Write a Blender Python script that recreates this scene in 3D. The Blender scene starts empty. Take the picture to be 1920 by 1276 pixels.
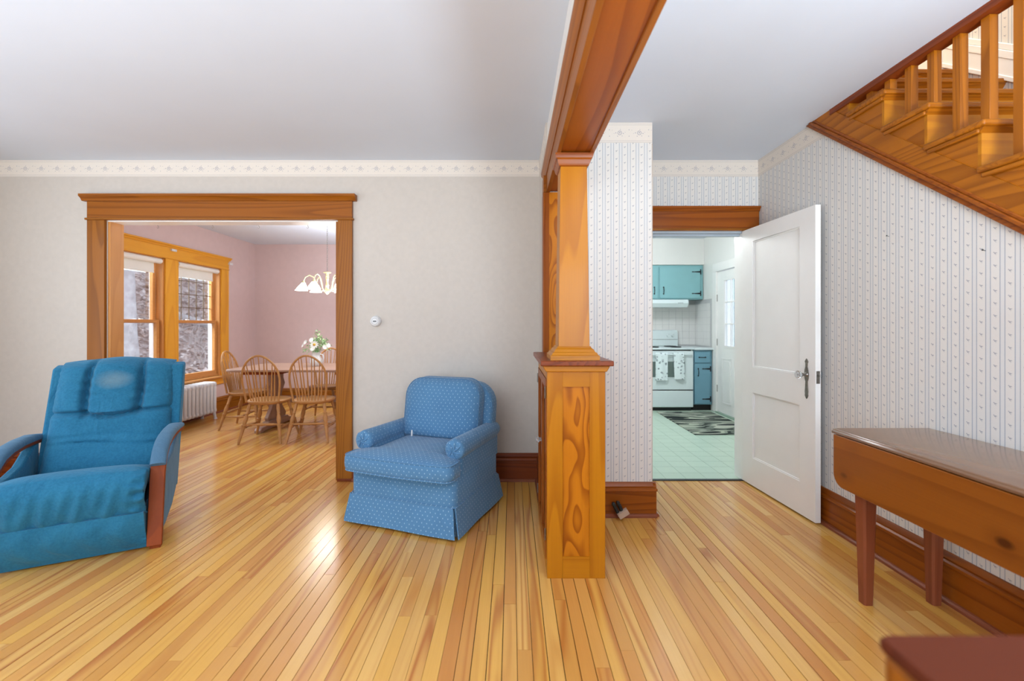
import bpy, bmesh, math, random
from mathutils import Vector, Matrix
random.seed(7)
SC = bpy.context.scene
COL = SC.collection
PI = math.pi
# ---------------------------------------------------------------- camera
EYE = 1.26; F = 840.0
cam_d = bpy.data.cameras.new('camera'); cam = bpy.data.objects.new('camera', cam_d); COL.objects.link(cam)
cam_d.sensor_width = 36; cam_d.lens = F/1920*36; cam_d.shift_y = -28/1920
cam_d.clip_start = 0.05; cam_d.clip_end = 200
cam.location = (0, 0, EYE); cam.rotation_euler = (PI/2, 0, 0)
cam_d.dof.use_dof = True; cam_d.dof.focus_distance = 3.0; cam_d.dof.aperture_fstop = 1.9
SC.camera = cam
# ---------------------------------------------------------------- world, lights, exposure
w = bpy.data.worlds.new('world'); SC.world = w; w.use_nodes = True
bg = w.node_tree.nodes['Background']; bg.inputs[0].default_value = (0.80, 0.88, 1.0, 1); bg.inputs[1].default_value = 2.1
SC.view_settings.view_transform = 'Standard'; SC.view_settings.look = 'None'
SC.view_settings.exposure = 0.0; SC.view_settings.gamma = 1.0; SC.view_settings.use_curve_mapping = False
def area(name, loc, rot, sx, sy, power, col=(1, 1, 1)):
    l = bpy.data.lights.new(name, 'AREA'); l.shape = 'RECTANGLE'; l.size = sx; l.size_y = sy
    l.energy = power; l.color = col
    o = bpy.data.objects.new(name, l); o.location = loc; o.rotation_euler = rot; COL.objects.link(o); return o
def point(name, loc, power, col=(1, 1, 1), r=.08):
    l = bpy.data.lights.new(name, 'POINT'); l.energy = power; l.color = col; l.shadow_soft_size = r
    o = bpy.data.objects.new(name, l); o.location = loc; COL.objects.link(o); return o
DAY = (0.76, 0.89, 1.0)
area('daylight_living_left', (-4.22, 1.55, 1.45), (0, -PI/2, 0), 1.6, 2.2, 26, DAY)
area('daylight_living_rear', (-2.0, -2.42, 1.45), (PI/2, 0, 0), 3.0, 1.7, 50, DAY)
area('daylight_hall_rear', (1.25, -2.42, 1.4), (PI/2, 0, 0), 1.2, 1.8, 70, DAY)
area('uplight_fill_living', (-2.2, -.35, .95), (PI, 0, 0), 1.4, 1.4, 106, (.80, .90, 1))  # added upward fill to brighten the living ceiling, no lamp stands here
area('uplight_fill_hall', (1.25, -.25, 1.3), (PI, 0, 0), .6, .6, 150, (.80, .91, 1))  # added unseen upward fill that lifts the hall ceiling
area('sky_above_dining_windows', (-5.5, 5.6, 3.1), (0, -math.radians(50), 0), 1.6, 2.6, 520, DAY)
area('dining_ceiling_bounce', (-1.4, 5.6, 1.5), (PI, 0, 0), 1.0, 1.0, 75, (.8, .9, 1))  # added upward fill, out of view, brightens the dining room
point('chandelier_glow', (-2.322, 5.63, 1.52), 17, (1, .95, .9), .16)
point('kitchen_fill_light', (1.35, 5.2, 2.35), 50, (.92, .97, 1), .15)  # added kitchen fill below a made-up fixture out of view
point('ceiling_lamp_upstairs', (2.45, 3.3, 4.6), 75, (1, .84, .62), .12)

# ---------------------------------------------------------------- helpers
def lin(c):
    return tuple((v/255/12.92 if v/255 <= .04045 else ((v/255+.055)/1.055)**2.4) for v in c) + (1,)
class NT:
    def __init__(s, name, rough=.5, spec=.5, metal=0, coat=0):
        s.m = bpy.data.materials.new(name); s.m.use_nodes = True; s.t = s.m.node_tree
        s.b = s.t.nodes['Principled BSDF']; s.b.inputs['Roughness'].default_value = rough
        s.b.inputs['Specular IOR Level'].default_value = spec; s.b.inputs['Metallic'].default_value = metal
        s.b.inputs['Coat Weight'].default_value = coat; s.b.inputs['Coat Roughness'].default_value = .12
    def n(s, typ, **kw):
        x = s.t.nodes.new(typ)
        for k, v in kw.items(): setattr(x, k, v)
        return x
    def L(s, a, b): s.t.links.new(a, b)
    def put(s, inp, v):
        if isinstance(v, (int, float, tuple, list)): inp.default_value = v
        else: s.L(v, inp)
    def m1(s, op, a, b=0.0, c=None):
        x = s.n('ShaderNodeMath', operation=op); s.put(x.inputs[0], a); s.put(x.inputs[1], b)
        if c is not None: s.put(x.inputs[2], c)
        return x.outputs[0]
    def coord(s, kind='Object'): return s.n('ShaderNodeTexCoord').outputs[kind]
    def mapping(s, vec, scale=(1, 1, 1), loc=(0, 0, 0), rot=(0, 0, 0)):
        x = s.n('ShaderNodeMapping'); s.L(vec, x.inputs[0]); s.put(x.inputs['Scale'], scale)
        s.put(x.inputs['Location'], loc); s.put(x.inputs['Rotation'], rot); return x.outputs[0]
    def noise(s, vec, scale, detail=2, rough=.5, out=0, dist=0):
        x = s.n('ShaderNodeTexNoise'); s.L(vec, x.inputs['Vector']); x.inputs['Scale'].default_value = scale
        x.inputs['Detail'].default_value = detail; x.inputs['Roughness'].default_value = rough
        x.inputs['Distortion'].default_value = dist; return x.outputs[out]
    def ramp(s, fac, stops, interp='LINEAR'):
        x = s.n('ShaderNodeValToRGB'); s.L(fac, x.inputs[0]); e = x.color_ramp.elements
        x.color_ramp.interpolation = interp
        while len(e) < len(stops): e.new(.5)
        for i, (p, c) in enumerate(stops): e[i].position = p; e[i].color = c if len(c) == 4 else c + (1,)
        return x.outputs[0]
    def mix(s, fac, a, b, mode='MIX'):
        x = s.n('ShaderNodeMix', data_type='RGBA', blend_type=mode)
        s.put(x.inputs[0], fac); s.put(x.inputs[6], a); s.put(x.inputs[7], b); return x.outputs[2]
    def color(s, v): s.put(s.b.inputs['Base Color'], v); return s
    def bump(s, h, strength=.3, dist=.01):
        x = s.n('ShaderNodeBump'); s.L(h, x.inputs['Height']); x.inputs['Strength'].default_value = strength
        x.inputs['Distance'].default_value = dist; s.L(x.outputs[0], s.b.inputs['Normal'])
    def sep(s, vec): x = s.n('ShaderNodeSeparateXYZ'); s.L(vec, x.inputs[0]); return x.outputs
    def comb(s, a, b, c):
        x = s.n('ShaderNodeCombineXYZ'); s.put(x.inputs[0], a); s.put(x.inputs[1], b); s.put(x.inputs[2], c); return x.outputs[0]
def plain(name, rgb, rough=.5, var=.04, scale=8, bump=0, bscale=60, **kw):
    t = NT(name, rough, **kw); c = t.coord(); n = t.noise(c, scale, 3)
    a = lin(rgb); lo = tuple(v*(1-var) for v in a[:3])+(1,); hi = tuple(min(1, v*(1+var)) for v in a[:3])+(1,)
    t.color(t.ramp(n, [(.3, lo), (.7, hi)]))
    if bump: t.bump(t.noise(c, bscale, 3), bump, .004)
    return t.m
def wood(name, light, dark, axis='Z', rings=24, s=3.0, rough=.36, contrast=1.0, along=.06, knots=False, coat=.07):
    t = NT(name, rough, .25, coat=coat); c = t.coord()
    oi = t.n('ShaderNodeObjectInfo').outputs['Random']; isl = t.n('ShaderNodeNewGeometry').outputs['Random Per Island']
    r = t.m1('MULTIPLY', t.m1('ADD', oi, isl), 17.0)
    sc = {'X': (along, 1, 1), 'Y': (1, along, 1), 'Z': (1, 1, along)}[axis]
    v = t.n('ShaderNodeVectorMath', operation='ADD'); t.L(c, v.inputs[0]); t.L(t.comb(r, r, r), v.inputs[1])
    mp = t.mapping(v.outputs[0], sc)
    base = t.noise(mp, s, 1.6, .35)
    saw = t.m1('FRACT', t.m1('MULTIPLY', base, rings*1.0))
    ring = t.ramp(saw, [(0, (0, 0, 0)), (.45, (.12, .12, .12)), (.82, (.85, .85, .85)), (.93, (1, 1, 1)), (1, (0, 0, 0))])
    sf = {'X': (.02, 1, 1), 'Y': (1, .02, 1), 'Z': (1, 1, .02)}[axis]
    fib = t.noise(t.mapping(v.outputs[0], sf), 190, 2)
    tone = t.noise(mp, 1.6*s, 1)
    col = t.mix(t.m1('MULTIPLY', ring, .7*contrast), lin(light), lin(dark))
    col = t.mix(t.m1('MULTIPLY', fib, .28), col, tuple(v*.6 for v in lin(dark)[:3])+(1,))
    col = t.mix(t.m1('MULTIPLY', tone, .3), col, lin(tuple(min(255, v*1.15) for v in light)))
    if knots:
        vo = t.n('ShaderNodeTexVoronoi'); t.L(t.mapping(v.outputs[0], tuple(.6 if q < 1 else 1.0 for q in sc)), vo.inputs[0]); vo.inputs['Scale'].default_value = 6
        k = t.ramp(vo.outputs['Distance'], [(.07, (1, 1, 1)), (.13, (0, 0, 0))])
        k2 = t.ramp(vo.outputs['Distance'], [(.12, (1, 1, 1)), (.30, (0, 0, 0))])
        col = t.mix(t.m1('MULTIPLY', k2, .35), col, lin(dark)); col = t.mix(t.m1('MULTIPLY', k, .8), col, lin((60, 25, 8)))
    t.color(col); t.bump(fib, .06, .002)
    return t.m
WC = {}
KIND = {  # light, dark, kwargs
 'head':   ((154, 88, 20), (102, 50, 6), dict(rings=26, s=3)),
 'casing': ((156, 94, 24), (108, 58, 10), dict(rings=30, s=3)),
 'window': ((236, 166, 48), (206, 128, 30), dict(rings=18, s=3, contrast=.7)),
 'sash':   ((210, 148, 84), (180, 116, 60), dict(rings=20, s=3, contrast=.6)),
 'pine':   ((186, 118, 18), (142, 74, 6), dict(rings=20, s=2.6, contrast=.8)),
 'pinepanel': ((196, 118, 20), (120, 50, 4), dict(rings=11, s=7, along=.30, contrast=1.3)),
 'redpine': ((152, 80, 16), (100, 38, 5), dict(rings=26, s=3)),
 'base':   ((132, 60, 22), (80, 28, 10), dict(rings=24, s=3)),
 'stair':  ((172, 100, 16), (108, 52, 4), dict(rings=30, s=3)),
 'table':  ((150, 86, 26), (112, 56, 14), dict(rings=14, s=2.4, contrast=.8, knots=True)),
 'leg':    ((140, 76, 48), (106, 48, 28), dict(rings=16, s=3, contrast=.6)),
 'chair':  ((190, 138, 84), (146, 96, 48), dict(rings=16, s=4, contrast=.6)),
 'dtable': ((172, 138, 118), (134, 98, 80), dict(rings=16, s=3, contrast=.6)),
 'recarm': ((142, 62, 14), (104, 38, 6), dict(rings=16, s=4, contrast=.6, rough=.5, coat=0)),
 'door':   ((92, 36, 8), (62, 20, 4), dict(rings=12, s=3, contrast=.6, coat=0, rough=.75)),
}
def W(kind, axis='Z'):
    if (kind, axis) not in WC:
        l, d, kw = KIND[kind]; WC[(kind, axis)] = wood(kind+'_wood_'+axis.lower(), l, d, axis, **kw)
    return WC[(kind, axis)]

class MB:
    def __init__(s): s.v = []; s.f = []
    def add(s, vs, fs):
        o = len(s.v); s.v += [tuple(p) for p in vs]; s.f += [tuple(i+o for i in f) for f in fs]; return s
    def box(s, x0, x1, y0, y1, z0, z1, M=None):
        vs = [Vector(p) for p in ((x0,y0,z0),(x1,y0,z0),(x1,y1,z0),(x0,y1,z0),(x0,y0,z1),(x1,y0,z1),(x1,y1,z1),(x0,y1,z1))]
        if M is not None: vs = [M @ p for p in vs]
        return s.add(vs, [(0,3,2,1),(4,5,6,7),(0,1,5,4),(1,2,6,5),(2,3,7,6),(3,0,4,7)])
    def prism(s, poly, axis, a0, a1):
        # poly: 2D pts; axis X -> (y,z), Y -> (x,z), Z -> (x,y)
        def P(p, a): return {'X': (a, p[0], p[1]), 'Y': (p[0], a, p[1]), 'Z': (p[0], p[1], a)}[axis]
        n = len(poly); vs = [P(p, a0) for p in poly]+[P(p, a1) for p in poly]
        return s.add(vs, [tuple(range(n)), tuple(range(2*n-1, n-1, -1))]+[(i, i+n, (i+1) % n+n, (i+1) % n) for i in range(n)])
    def frame(s, p0, p1):
        d = (Vector(p1)-Vector(p0)); L = d.length; d.normalize()
        up = Vector((0, 0, 1)) if abs(d.z) < .95 else Vector((1, 0, 0))
        a = d.cross(up).normalized(); b = d.cross(a); return Vector(p0), d, a, b, L
    def lathe(s, p0, p1, prof, seg=12):
        o, d, a, b, L = s.frame(p0, p1); vs = []; n = len(prof)
        for t, r in prof:
            for k in range(seg):
                an = 2*PI*k/seg; vs.append(o+d*(t*L)+a*(r*math.cos(an))+b*(r*math.sin(an)))
        fs = [(i*seg+k, i*seg+(k+1) % seg, (i+1)*seg+(k+1) % seg, (i+1)*seg+k) for i in range(n-1) for k in range(seg)]
        fs += [tuple(range(seg-1, -1, -1)), tuple((n-1)*seg+k for k in range(seg))]
        return s.add(vs, fs)
    def tube(s, pts, r, seg=8, closed=False, flat=None):
        P = [Vector(p) for p in pts]; n = len(P); vs = []; up = Vector((0, 0, 1)); prev = None
        for i in range(n):
            if closed: d = P[(i+1) % n]-P[i-1]
            else: d = P[min(i+1, n-1)]-P[max(i-1, 0)]
            d.normalize()
            if prev is None:
                u = up if abs(d.z) < .9 else Vector((1, 0, 0)); a = d.cross(u).normalized()
            else: a = (prev-d*prev.dot(d)).normalized()
            prev = a; b = d.cross(a); rr = r[i] if isinstance(r, (list, tuple)) else r
            for k in range(seg):
                an = 2*PI*k/seg; vs.append(P[i]+a*(rr*math.cos(an))+b*(rr*(flat or 1)*math.sin(an)))
        m = n if closed else n-1
        fs = [(i*seg+k, i*seg+(k+1) % seg, ((i+1) % n)*seg+(k+1) % seg, ((i+1) % n)*seg+k) for i in range(m) for k in range(seg)]
        if not closed: fs += [tuple(range(seg-1, -1, -1)), tuple((n-1)*seg+k for k in range(seg))]
        return s.add(vs, fs)
    def loft(s, rings, cap=True):
        n = len(rings[0]); vs = [p for r in rings for p in r]
        fs = [(i*n+k, i*n+(k+1) % n, (i+1)*n+(k+1) % n, (i+1)*n+k) for i in range(len(rings)-1) for k in range(n)]
        if cap: fs += [tuple(range(n-1, -1, -1)), tuple((len(rings)-1)*n+k for k in range(n))]
        return s.add(vs, fs)
    def grid(s, nu, nv, fn):
        vs = [fn(i/(nu-1), j/(nv-1)) for j in range(nv) for i in range(nu)]
        return s.add(vs, [(j*nu+i, j*nu+i+1, (j+1)*nu+i+1, (j+1)*nu+i) for j in range(nv-1) for i in range(nu-1)])
    def shell(s, nu, nv, fn, gn):
        # closed pillow: front surface fn(u,v), back surface gn(u,v), rims shared by stitching
        o = len(s.v); s.grid(nu, nv, fn); s.grid(nu, nv, gn); q = nu*nv
        s.f = s.f[:-(nu-1)*(nv-1)]+[tuple(reversed(f)) for f in s.f[-(nu-1)*(nv-1):]]
        rim = [i for i in range(nu)]+[j*nu+nu-1 for j in range(1, nv)]+[(nv-1)*nu+i for i in range(nu-2, -1, -1)]+[j*nu for j in range(nv-2, 0, -1)]
        for a, b in zip(rim, rim[1:]+rim[:1]): s.f.append((o+a, o+a+q, o+b+q, o+b))
        return s
    def mesh(s, name, mats, smooth=None, uv=True):
        me = bpy.data.meshes.new(name); me.from_pydata(s.v, [], s.f); me.update()
        bm = bmesh.new(); bm.from_mesh(me); bmesh.ops.recalc_face_normals(bm, faces=bm.faces)
        bmesh.ops.remove_doubles(bm, verts=bm.verts, dist=1e-6); bm.to_mesh(me); bm.free()
        for m in (mats if isinstance(mats, list) else [mats]): me.materials.append(m)
        if uv:
            l = me.uv_layers.new(name='UVMap')
            for p in me.polygons:
                n = p.normal; ax = max(range(3), key=lambda k: abs(n[k]))
                i, j = ((1, 2), (0, 2), (0, 1))[ax]
                for li in p.loop_indices:
                    co = me.vertices[me.loops[li].vertex_index].co; l.data[li].uv = (co[i], co[j])
        if smooth is not None:
            me.polygons.foreach_set('use_smooth', [True]*len(me.polygons)); me.set_sharp_from_angle(angle=math.radians(smooth))
        return me
    def build(s, name, mats, parent=None, smooth=None, bevel=0, seg=2, subd=0):
        me = s.mesh(name, mats, smooth if smooth is not None else (40 if bevel else None))
        o = bpy.data.objects.new(name, me); COL.objects.link(o); o.parent = parent
        if bevel:
            m = o.modifiers.new('bevel', 'BEVEL'); m.width = bevel; m.segments = seg; m.limit_method = 'ANGLE'; m.angle_limit = .6
        if subd:
            m = o.modifiers.new('sub', 'SUBSURF'); m.levels = subd; m.render_levels = subd
        return o
def tag(o, label=None, cat=None, group=None, kind=None):
    if label: o['label'] = label
    if cat: o['category'] = cat
    if group: o['group'] = group
    if kind: o['kind'] = kind
    return o
def thing(name, label=None, cat=None, loc=(0, 0, 0), rz=0, group=None, kind=None):
    o = bpy.data.objects.new(name, None); COL.objects.link(o); o.location = loc; o.rotation_euler = (0, 0, rz)
    o.empty_display_size = .1; return tag(o, label, cat, group, kind)
def kids(o): return [c for c in bpy.data.objects if c.parent == o]
def dup(o, parent=None):
    c = o.copy(); COL.objects.link(c); c.parent = parent
    for k in kids(o): dup(k, c)
    return c
def inst(name, me, parent, loc=(0, 0, 0), rot=(0, 0, 0)):
    o = bpy.data.objects.new(name, me); COL.objects.link(o); o.parent = parent; o.location = loc; o.rotation_euler = rot; return o
def struct(o): o['kind'] = 'structure'; return o
def sweep(mb, p0, p1, out, prof):
    """profile (offset, z) swept from p0 to p1 (2D), out = outward 2D direction"""
    r = [[(p[0]+out[0]*q, p[1]+out[1]*q, z) for q, z in prof] for p in (p0, p1)]
    return mb.loft(r)
def srr(outline, c, k, z): return [(c[0]+(x-c[0])*k, c[1]+(y-c[1])*k, z) for x, y in outline]
def rrect(x0, x1, y0, y1, r, n=5):
    out = []
    for cx, cy, a in ((x1-r, y1-r, 0), (x0+r, y1-r, 90), (x0+r, y0+r, 180), (x1-r, y0+r, 270)):
        for i in range(n+1):
            t = math.radians(a+90*i/n); out.append((cx+r*math.cos(t), cy+r*math.sin(t)))
    return out

# ---------------------------------------------------------------- materials
def wallpaper(name, hax):
    t = NT(name, .62, .3); s = t.sep(t.coord()); h = s[hax]; z = s[2]
    P = .0555
    u = t.m1('DIVIDE', h, P); f = t.m1('FRACT', u); fl = t.m1('FLOOR', u)
    odd = t.m1('MODULO', t.m1('ABSOLUTE', fl), 2.0)
    d = t.m1('ABSOLUTE', t.m1('SUBTRACT', f, .5))              # 0 centre of floral column .. .5 edge
    line = t.m1('LESS_THAN', t.m1('ABSOLUTE', t.m1('SUBTRACT', d, .335)), .028)
    band = t.m1('GREATER_THAN', d, .36)
    v = t.m1('FRACT', t.m1('ADD', t.m1('DIVIDE', z, .052), t.m1('MULTIPLY', odd, .5)))
    du = t.m1('MULTIPLY', t.m1('SUBTRACT', f, .5), P); dv = t.m1('MULTIPLY', t.m1('SUBTRACT', v, .5), .052)
    def blob(a, b, r):
        x = t.m1('SUBTRACT', du, a); y = t.m1('SUBTRACT', dv, b)
        return t.m1('LESS_THAN', t.m1('SQRT', t.m1('ADD', t.m1('MULTIPLY', x, x), t.m1('MULTIPLY', y, y))), r)
    fb = t.m1('MAXIMUM', t.m1('MAXIMUM', blob(0, 0, .0034), blob(.005, .004, .0022)), t.m1('MAXIMUM', blob(-.0055, .001, .0018), blob(-.003, -.006, .0015)))
    base = t.mix(t.m1('MULTIPLY', t.noise(t.coord(), 90, 2), .12), lin((226, 221, 214)), lin((200, 197, 192)))
    c = t.mix(t.m1('MULTIPLY', band, .35), base, lin((212, 214, 216)))
    c = t.mix(t.m1('MULTIPLY', line, .85), c, lin((142, 152, 166)))
    c = t.mix(t.m1('MULTIPLY', fb, .7), c, lin((120, 124, 140)))
    t.color(c); return t.m
def border(name, hax, base=(228, 218, 206)):
    t = NT(name, .6, .3); s = t.sep(t.coord()); h = s[hax]; z = t.m1('SUBTRACT', s[2], 2.607-.135)
    P = .13; f = t.m1('MULTIPLY', t.m1('SUBTRACT', t.m1('FRACT', t.m1('DIVIDE', h, P)), .5), P); zz = t.m1('SUBTRACT', z, .066)
    def rad(a, b):
        x = t.m1('SUBTRACT', f, a); y = t.m1('SUBTRACT', zz, b)
        return t.m1('SQRT', t.m1('ADD', t.m1('MULTIPLY', x, x), t.m1('MULTIPLY', y, y)))
    ring = t.m1('LESS_THAN', t.m1('ABSOLUTE', t.m1('SUBTRACT', rad(0, 0), .0125)), .0022)
    core = t.m1('LESS_THAN', rad(0, .001), .005)
    k = t.m1('MAXIMUM', ring, core)
    for a, b, r in ((.024, -.004, .0035), (-.026, .0, .0035), (.016, -.02, .003), (-.014, -.022, .003), (.036, .004, .002), (-.038, -.004, .002), (.062, .02, .003), (.062, -.022, .003), (.004, .022, .0025), (-.05, .018, .002)):
        k = t.m1('MAXIMUM', k, t.m1('LESS_THAN', rad(a, b), r))
    ln = None
    for q in (.014, .004, .119, .130):
        x = t.m1('LESS_THAN', t.m1('ABSOLUTE', t.m1('SUBTRACT', z, q)), .0014); ln = x if ln is None else t.m1('MAXIMUM', ln, x)
    c = t.mix(t.m1('MULTIPLY', t.noise(t.coord(), 60), .15), lin(base), lin(tuple(v-16 for v in base)))
    c = t.mix(t.m1('MULTIPLY', k, .6), c, lin((128, 130, 150)))
    c = t.mix(t.m1('MULTIPLY', ln, .5), c, lin((160, 156, 160)))
    t.color(c); return t.m
WPX = wallpaper('striped_wallpaper_x', 0); WPY = wallpaper('striped_wallpaper_y', 1)
BDX = border('floral_border_x', 0); BDY = border('floral_border_y', 1)
WALL = plain('plain_beige_wall', (200, 191, 181), .5, .025, 30, .08, 220)
PINK = plain('rose_pink_wall', (214, 190, 186), .55, .02, 12)
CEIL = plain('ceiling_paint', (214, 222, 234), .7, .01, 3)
WHITE = plain('white_paint', (242, 240, 236), .3, .015, 5)
KWALL = plain('kitchen_white_paint', (232, 231, 226), .45, .01, 4)
ENAMEL = plain('white_enamel', (222, 234, 234), .18, .01, 4)
RADP = plain('radiator_paint', (214, 212, 212), .35, .02, 20)
TEAL = plain('teal_cabinet_paint', (136, 186, 190), .35, .03, 6)
TEALD = plain('teal_base_cabinet_paint', (114, 160, 178), .35, .03, 6)
IRON = plain('black_iron', (22, 26, 28), .4, .05, 20)
DARK = plain('dark_gap', (26, 22, 20), .7, .05)
BLIND = plain('roller_blind_fabric', (236, 234, 224), .7, .01)
NICKEL = plain('aged_nickel', (140, 136, 130), .3, .15, 60, metal=.9)
BRASS = plain('cream_brass', (226, 214, 160), .25, .05, 30, metal=.4)
CHROME = plain('chrome', (200, 200, 200), .15, .03, metal=1)
GREY = plain('oven_window', (112, 128, 124), .15, .05, 10)
PLASTIC = plain('white_plastic', (226, 226, 226), .35, .01)
BARK = plain('grey_bark', (172, 174, 176), .9, .3, 9, .8, 30)
CERAMIC = plain('white_ceramic', (228, 230, 228), .2, .02)
def glass(name, tint=(1, 1, 1, 1), amt=.08):
    t = NT(name); tr = t.n('ShaderNodeBsdfTransparent'); tr.inputs[0].default_value = tint
    gl = t.n('ShaderNodeBsdfGlossy'); gl.inputs['Roughness'].default_value = .03
    fr = t.n('ShaderNodeLayerWeight'); fr.inputs[0].default_value = .25
    f = t.m1('ADD', t.m1('MULTIPLY', fr.outputs['Fresnel'], .5), amt)
    mx = t.n('ShaderNodeMixShader'); t.L(f, mx.inputs[0]); t.L(tr.outputs[0], mx.inputs[1]); t.L(gl.outputs[0], mx.inputs[2])
    t.L(mx.outputs[0], t.t.nodes['Material Output'].inputs[0]); return t.m
GLASS = glass('window_glass', (.97, .985, 1, 1), .03)
CRYSTAL = NT('crystal_glass', .05); CRYSTAL.b.inputs['Transmission Weight'].default_value = .85
CRYSTAL.color(lin((235, 238, 240))); CRYSTAL = CRYSTAL.m
def emit(name, rgb, st):
    t = NT(name); t.color(lin(rgb)); t.b.inputs['Emission Color'].default_value = lin(rgb); t.b.inputs['Emission Strength'].default_value = st; return t.m
# floor boards
def floor_mat():
    t = NT('strip_floor_varnish', .24, .5, coat=.3); c = t.coord(); t.b.inputs['Coat Roughness'].default_value = .15
    oi = t.n('ShaderNodeObjectInfo').outputs['Random']; isl = t.n('ShaderNodeNewGeometry').outputs['Random Per Island']
    r = t.m1('FRACT', t.m1('MULTIPLY', t.m1('ADD', oi, isl), 7.31)); r2 = t.m1('FRACT', t.m1('MULTIPLY', r, 13.7)); off = t.m1('MULTIPLY', r, 40.0)
    base = t.ramp(r, [(0, lin((222, 166, 84))), (.14, lin((208, 148, 70))), (.3, lin((226, 174, 92))), (.44, lin((208, 144, 68))), (.58, lin((226, 170, 78))), (.72, lin((214, 154, 76))), (.85, lin((200, 130, 58))), (.93, lin((230, 180, 100)))], 'CONSTANT')
    v = t.n('ShaderNodeVectorMath', operation='ADD'); t.L(c, v.inputs[0]); t.L(t.comb(off, off, off), v.inputs[1])
    g = t.noise(t.mapping(v.outputs[0], (1, .05, 1)), 9, 1.5, .4)
    ring = t.m1('POWER', t.m1('MULTIPLY_ADD', t.m1('SINE', t.m1('MULTIPLY', g, 52)), .5, .5), 2.2)
    st = t.m1('MULTIPLY', ring, t.m1('MULTIPLY', t.m1('POWER', r2, 1.8), .95))
    fib = t.noise(t.mapping(v.outputs[0], (1, .02, 1)), 240, 2)
    blot = t.noise(t.mapping(v.outputs[0], (1, .35, 1)), 9, 2)
    col = t.mix(st, base, lin((172, 92, 30)))
    col = t.mix(t.m1('MULTIPLY', fib, .22), col, lin((150, 86, 36)))
    col = t.mix(t.m1('MULTIPLY', blot, .18), col, lin((232, 180, 96)))
    t.color(col); t.bump(t.noise(t.mapping(v.outputs[0], (1, .15, 1)), 22, 2), .05, .003); return t.m
FLOORM = floor_mat()

# ================================================================ THE SETTING
CZ = 2.607; WY = 3.65; XL = -4.27; XR = 2.005; REAR = -2.5
# floor: slab and boards
floor = struct(MB().box(XL-.2, XR+1.0, REAR-.15, 7.6, -.12, -.012).build('floor', DARK))
bw = .0572; cache = {}; cand = []; x = XL
i = 0
while x < XR:
    yend = 7.44 if x < .86 else 3.655
    y = REAR-random.random()*1.2
    while y < yend:
        L = round(random.uniform(1.0, 3.6)/.1)*.1
        y1 = min(y+L, yend); y0 = max(y, REAR)
        if y1-y0 > .04:
            cx = x+bw/2; ny = max(y0, 1.588, 840*max(0, abs(cx)-.03)/960); lim = y1
            if y1 > 3.65 and not (-3.75*1.8 < cx < 0): lim = min(y1, 3.65)
            a = 0
            if lim > ny:
                a = (1/ny**2-1/lim**2)
                if ny > 3.65 and not (-3.3*ny/3.65 < cx < -1.4*ny/3.65): a = 0
            cand.append((a, x, y0, y1))
        y += L
    x += bw; i += 1
cand.sort(key=lambda c: -c[0])
rest = MB()
for k, (a, x, y0, y1) in enumerate(cand):
    gap = (.0020, .0014, .0030)[int(x*1000) % 3]
    if k < 298 and a > 0:
        Lq = round(y1-y0, 2); key = (Lq, gap)
        if key not in cache:
            h = Lq-.0012
            cache[key] = MB().box(-bw/2+gap/2, bw/2-gap/2, 0, h, -.012, 0).mesh('floor_board', FLOORM, uv=False)
        inst('floor_board', cache[key], floor, (x+bw/2, y0, 0))
    else: rest.box(x+gap/2, x+bw-gap/2, y0, y1-.0012, -.012, 0)
o = rest.build('floor_boards_beyond', FLOORM, floor); o['kind'] = 'stuff'
# kitchen floor
def tile_mat():
    t = NT('pale_green_floor_tile', .3); c = t.coord(); oi = t.n('ShaderNodeObjectInfo').outputs['Random']
    n = t.noise(c, 30, 3); t.color(t.mix(t.m1('ADD', t.m1('MULTIPLY', n, .3), t.m1('MULTIPLY', oi, .25)), lin((196, 216, 196)), lin((178, 200, 180)))); return t.m
GT = tile_mat(); GROUT = plain('floor_tile_joint', (158, 182, 164), .6)
kf = struct(MB().box(.93, 2.99, 3.66, 7.3, -.12, -.0015).build('floor_kitchen', GROUT))
tm = MB().box(0, .165, 0, .165, -.006, .0).mesh('floor_tile', GT, uv=False)
for a in range(12):
    for b in range(22): inst('floor_tile', tm, kf, (.932+a*.168+.0015, 3.672+b*.163, .0), (0, 0, 0)).scale = (1, .162/.167, 1)
MB().box(1.07, 1.91, 3.635, 3.672, -.002, .006).build('threshold', IRON, kf, bevel=.002)

# ceiling
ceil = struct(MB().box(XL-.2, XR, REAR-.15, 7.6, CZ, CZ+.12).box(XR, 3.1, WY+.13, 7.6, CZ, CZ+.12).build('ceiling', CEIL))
# back wall, living side
wb = struct(MB().box(XL-.15, -3.294, WY, WY+.11, 0, CZ).box(-1.4166, .235, WY, WY+.11, 0, CZ).box(-3.294, -1.4166, WY, WY+.11, 2.125, CZ)
            .box(.225, .235, 2.975, WY, 0, CZ).build('wall_back', WALL))
MB().box(XL, .222, WY-.0015, WY, CZ-.135, CZ).build('wallpaper_border', BDX, wb)
MB().box(.2235, .225, 2.99, WY, CZ-.135, CZ).build('wallpaper_border', BDY, wb)
wdf = struct(MB().box(XL-.15, -3.294, WY+.11, WY+.13, 0, CZ).box(-1.4166, .80, WY+.11, WY+.13, 0, CZ).box(-3.294, -1.4166, WY+.11, WY+.13, 2.125, CZ).build('wall_dining_front', PINK))
# stub wall between living and hall (striped)
ws = struct(MB().box(.235, .931, 2.975, WY, 0, CZ).build('wall_stub', [WPX]))
MB().box(.3, .931, 2.9735, 2.975, CZ-.135, CZ).build('wallpaper_border', BDX, ws)
MB().box(.928, .9325, 2.9725, 2.977, .2, CZ-.14).build('corner_seam', plain('paper_edge', (196, 182, 168)), ws)
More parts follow.
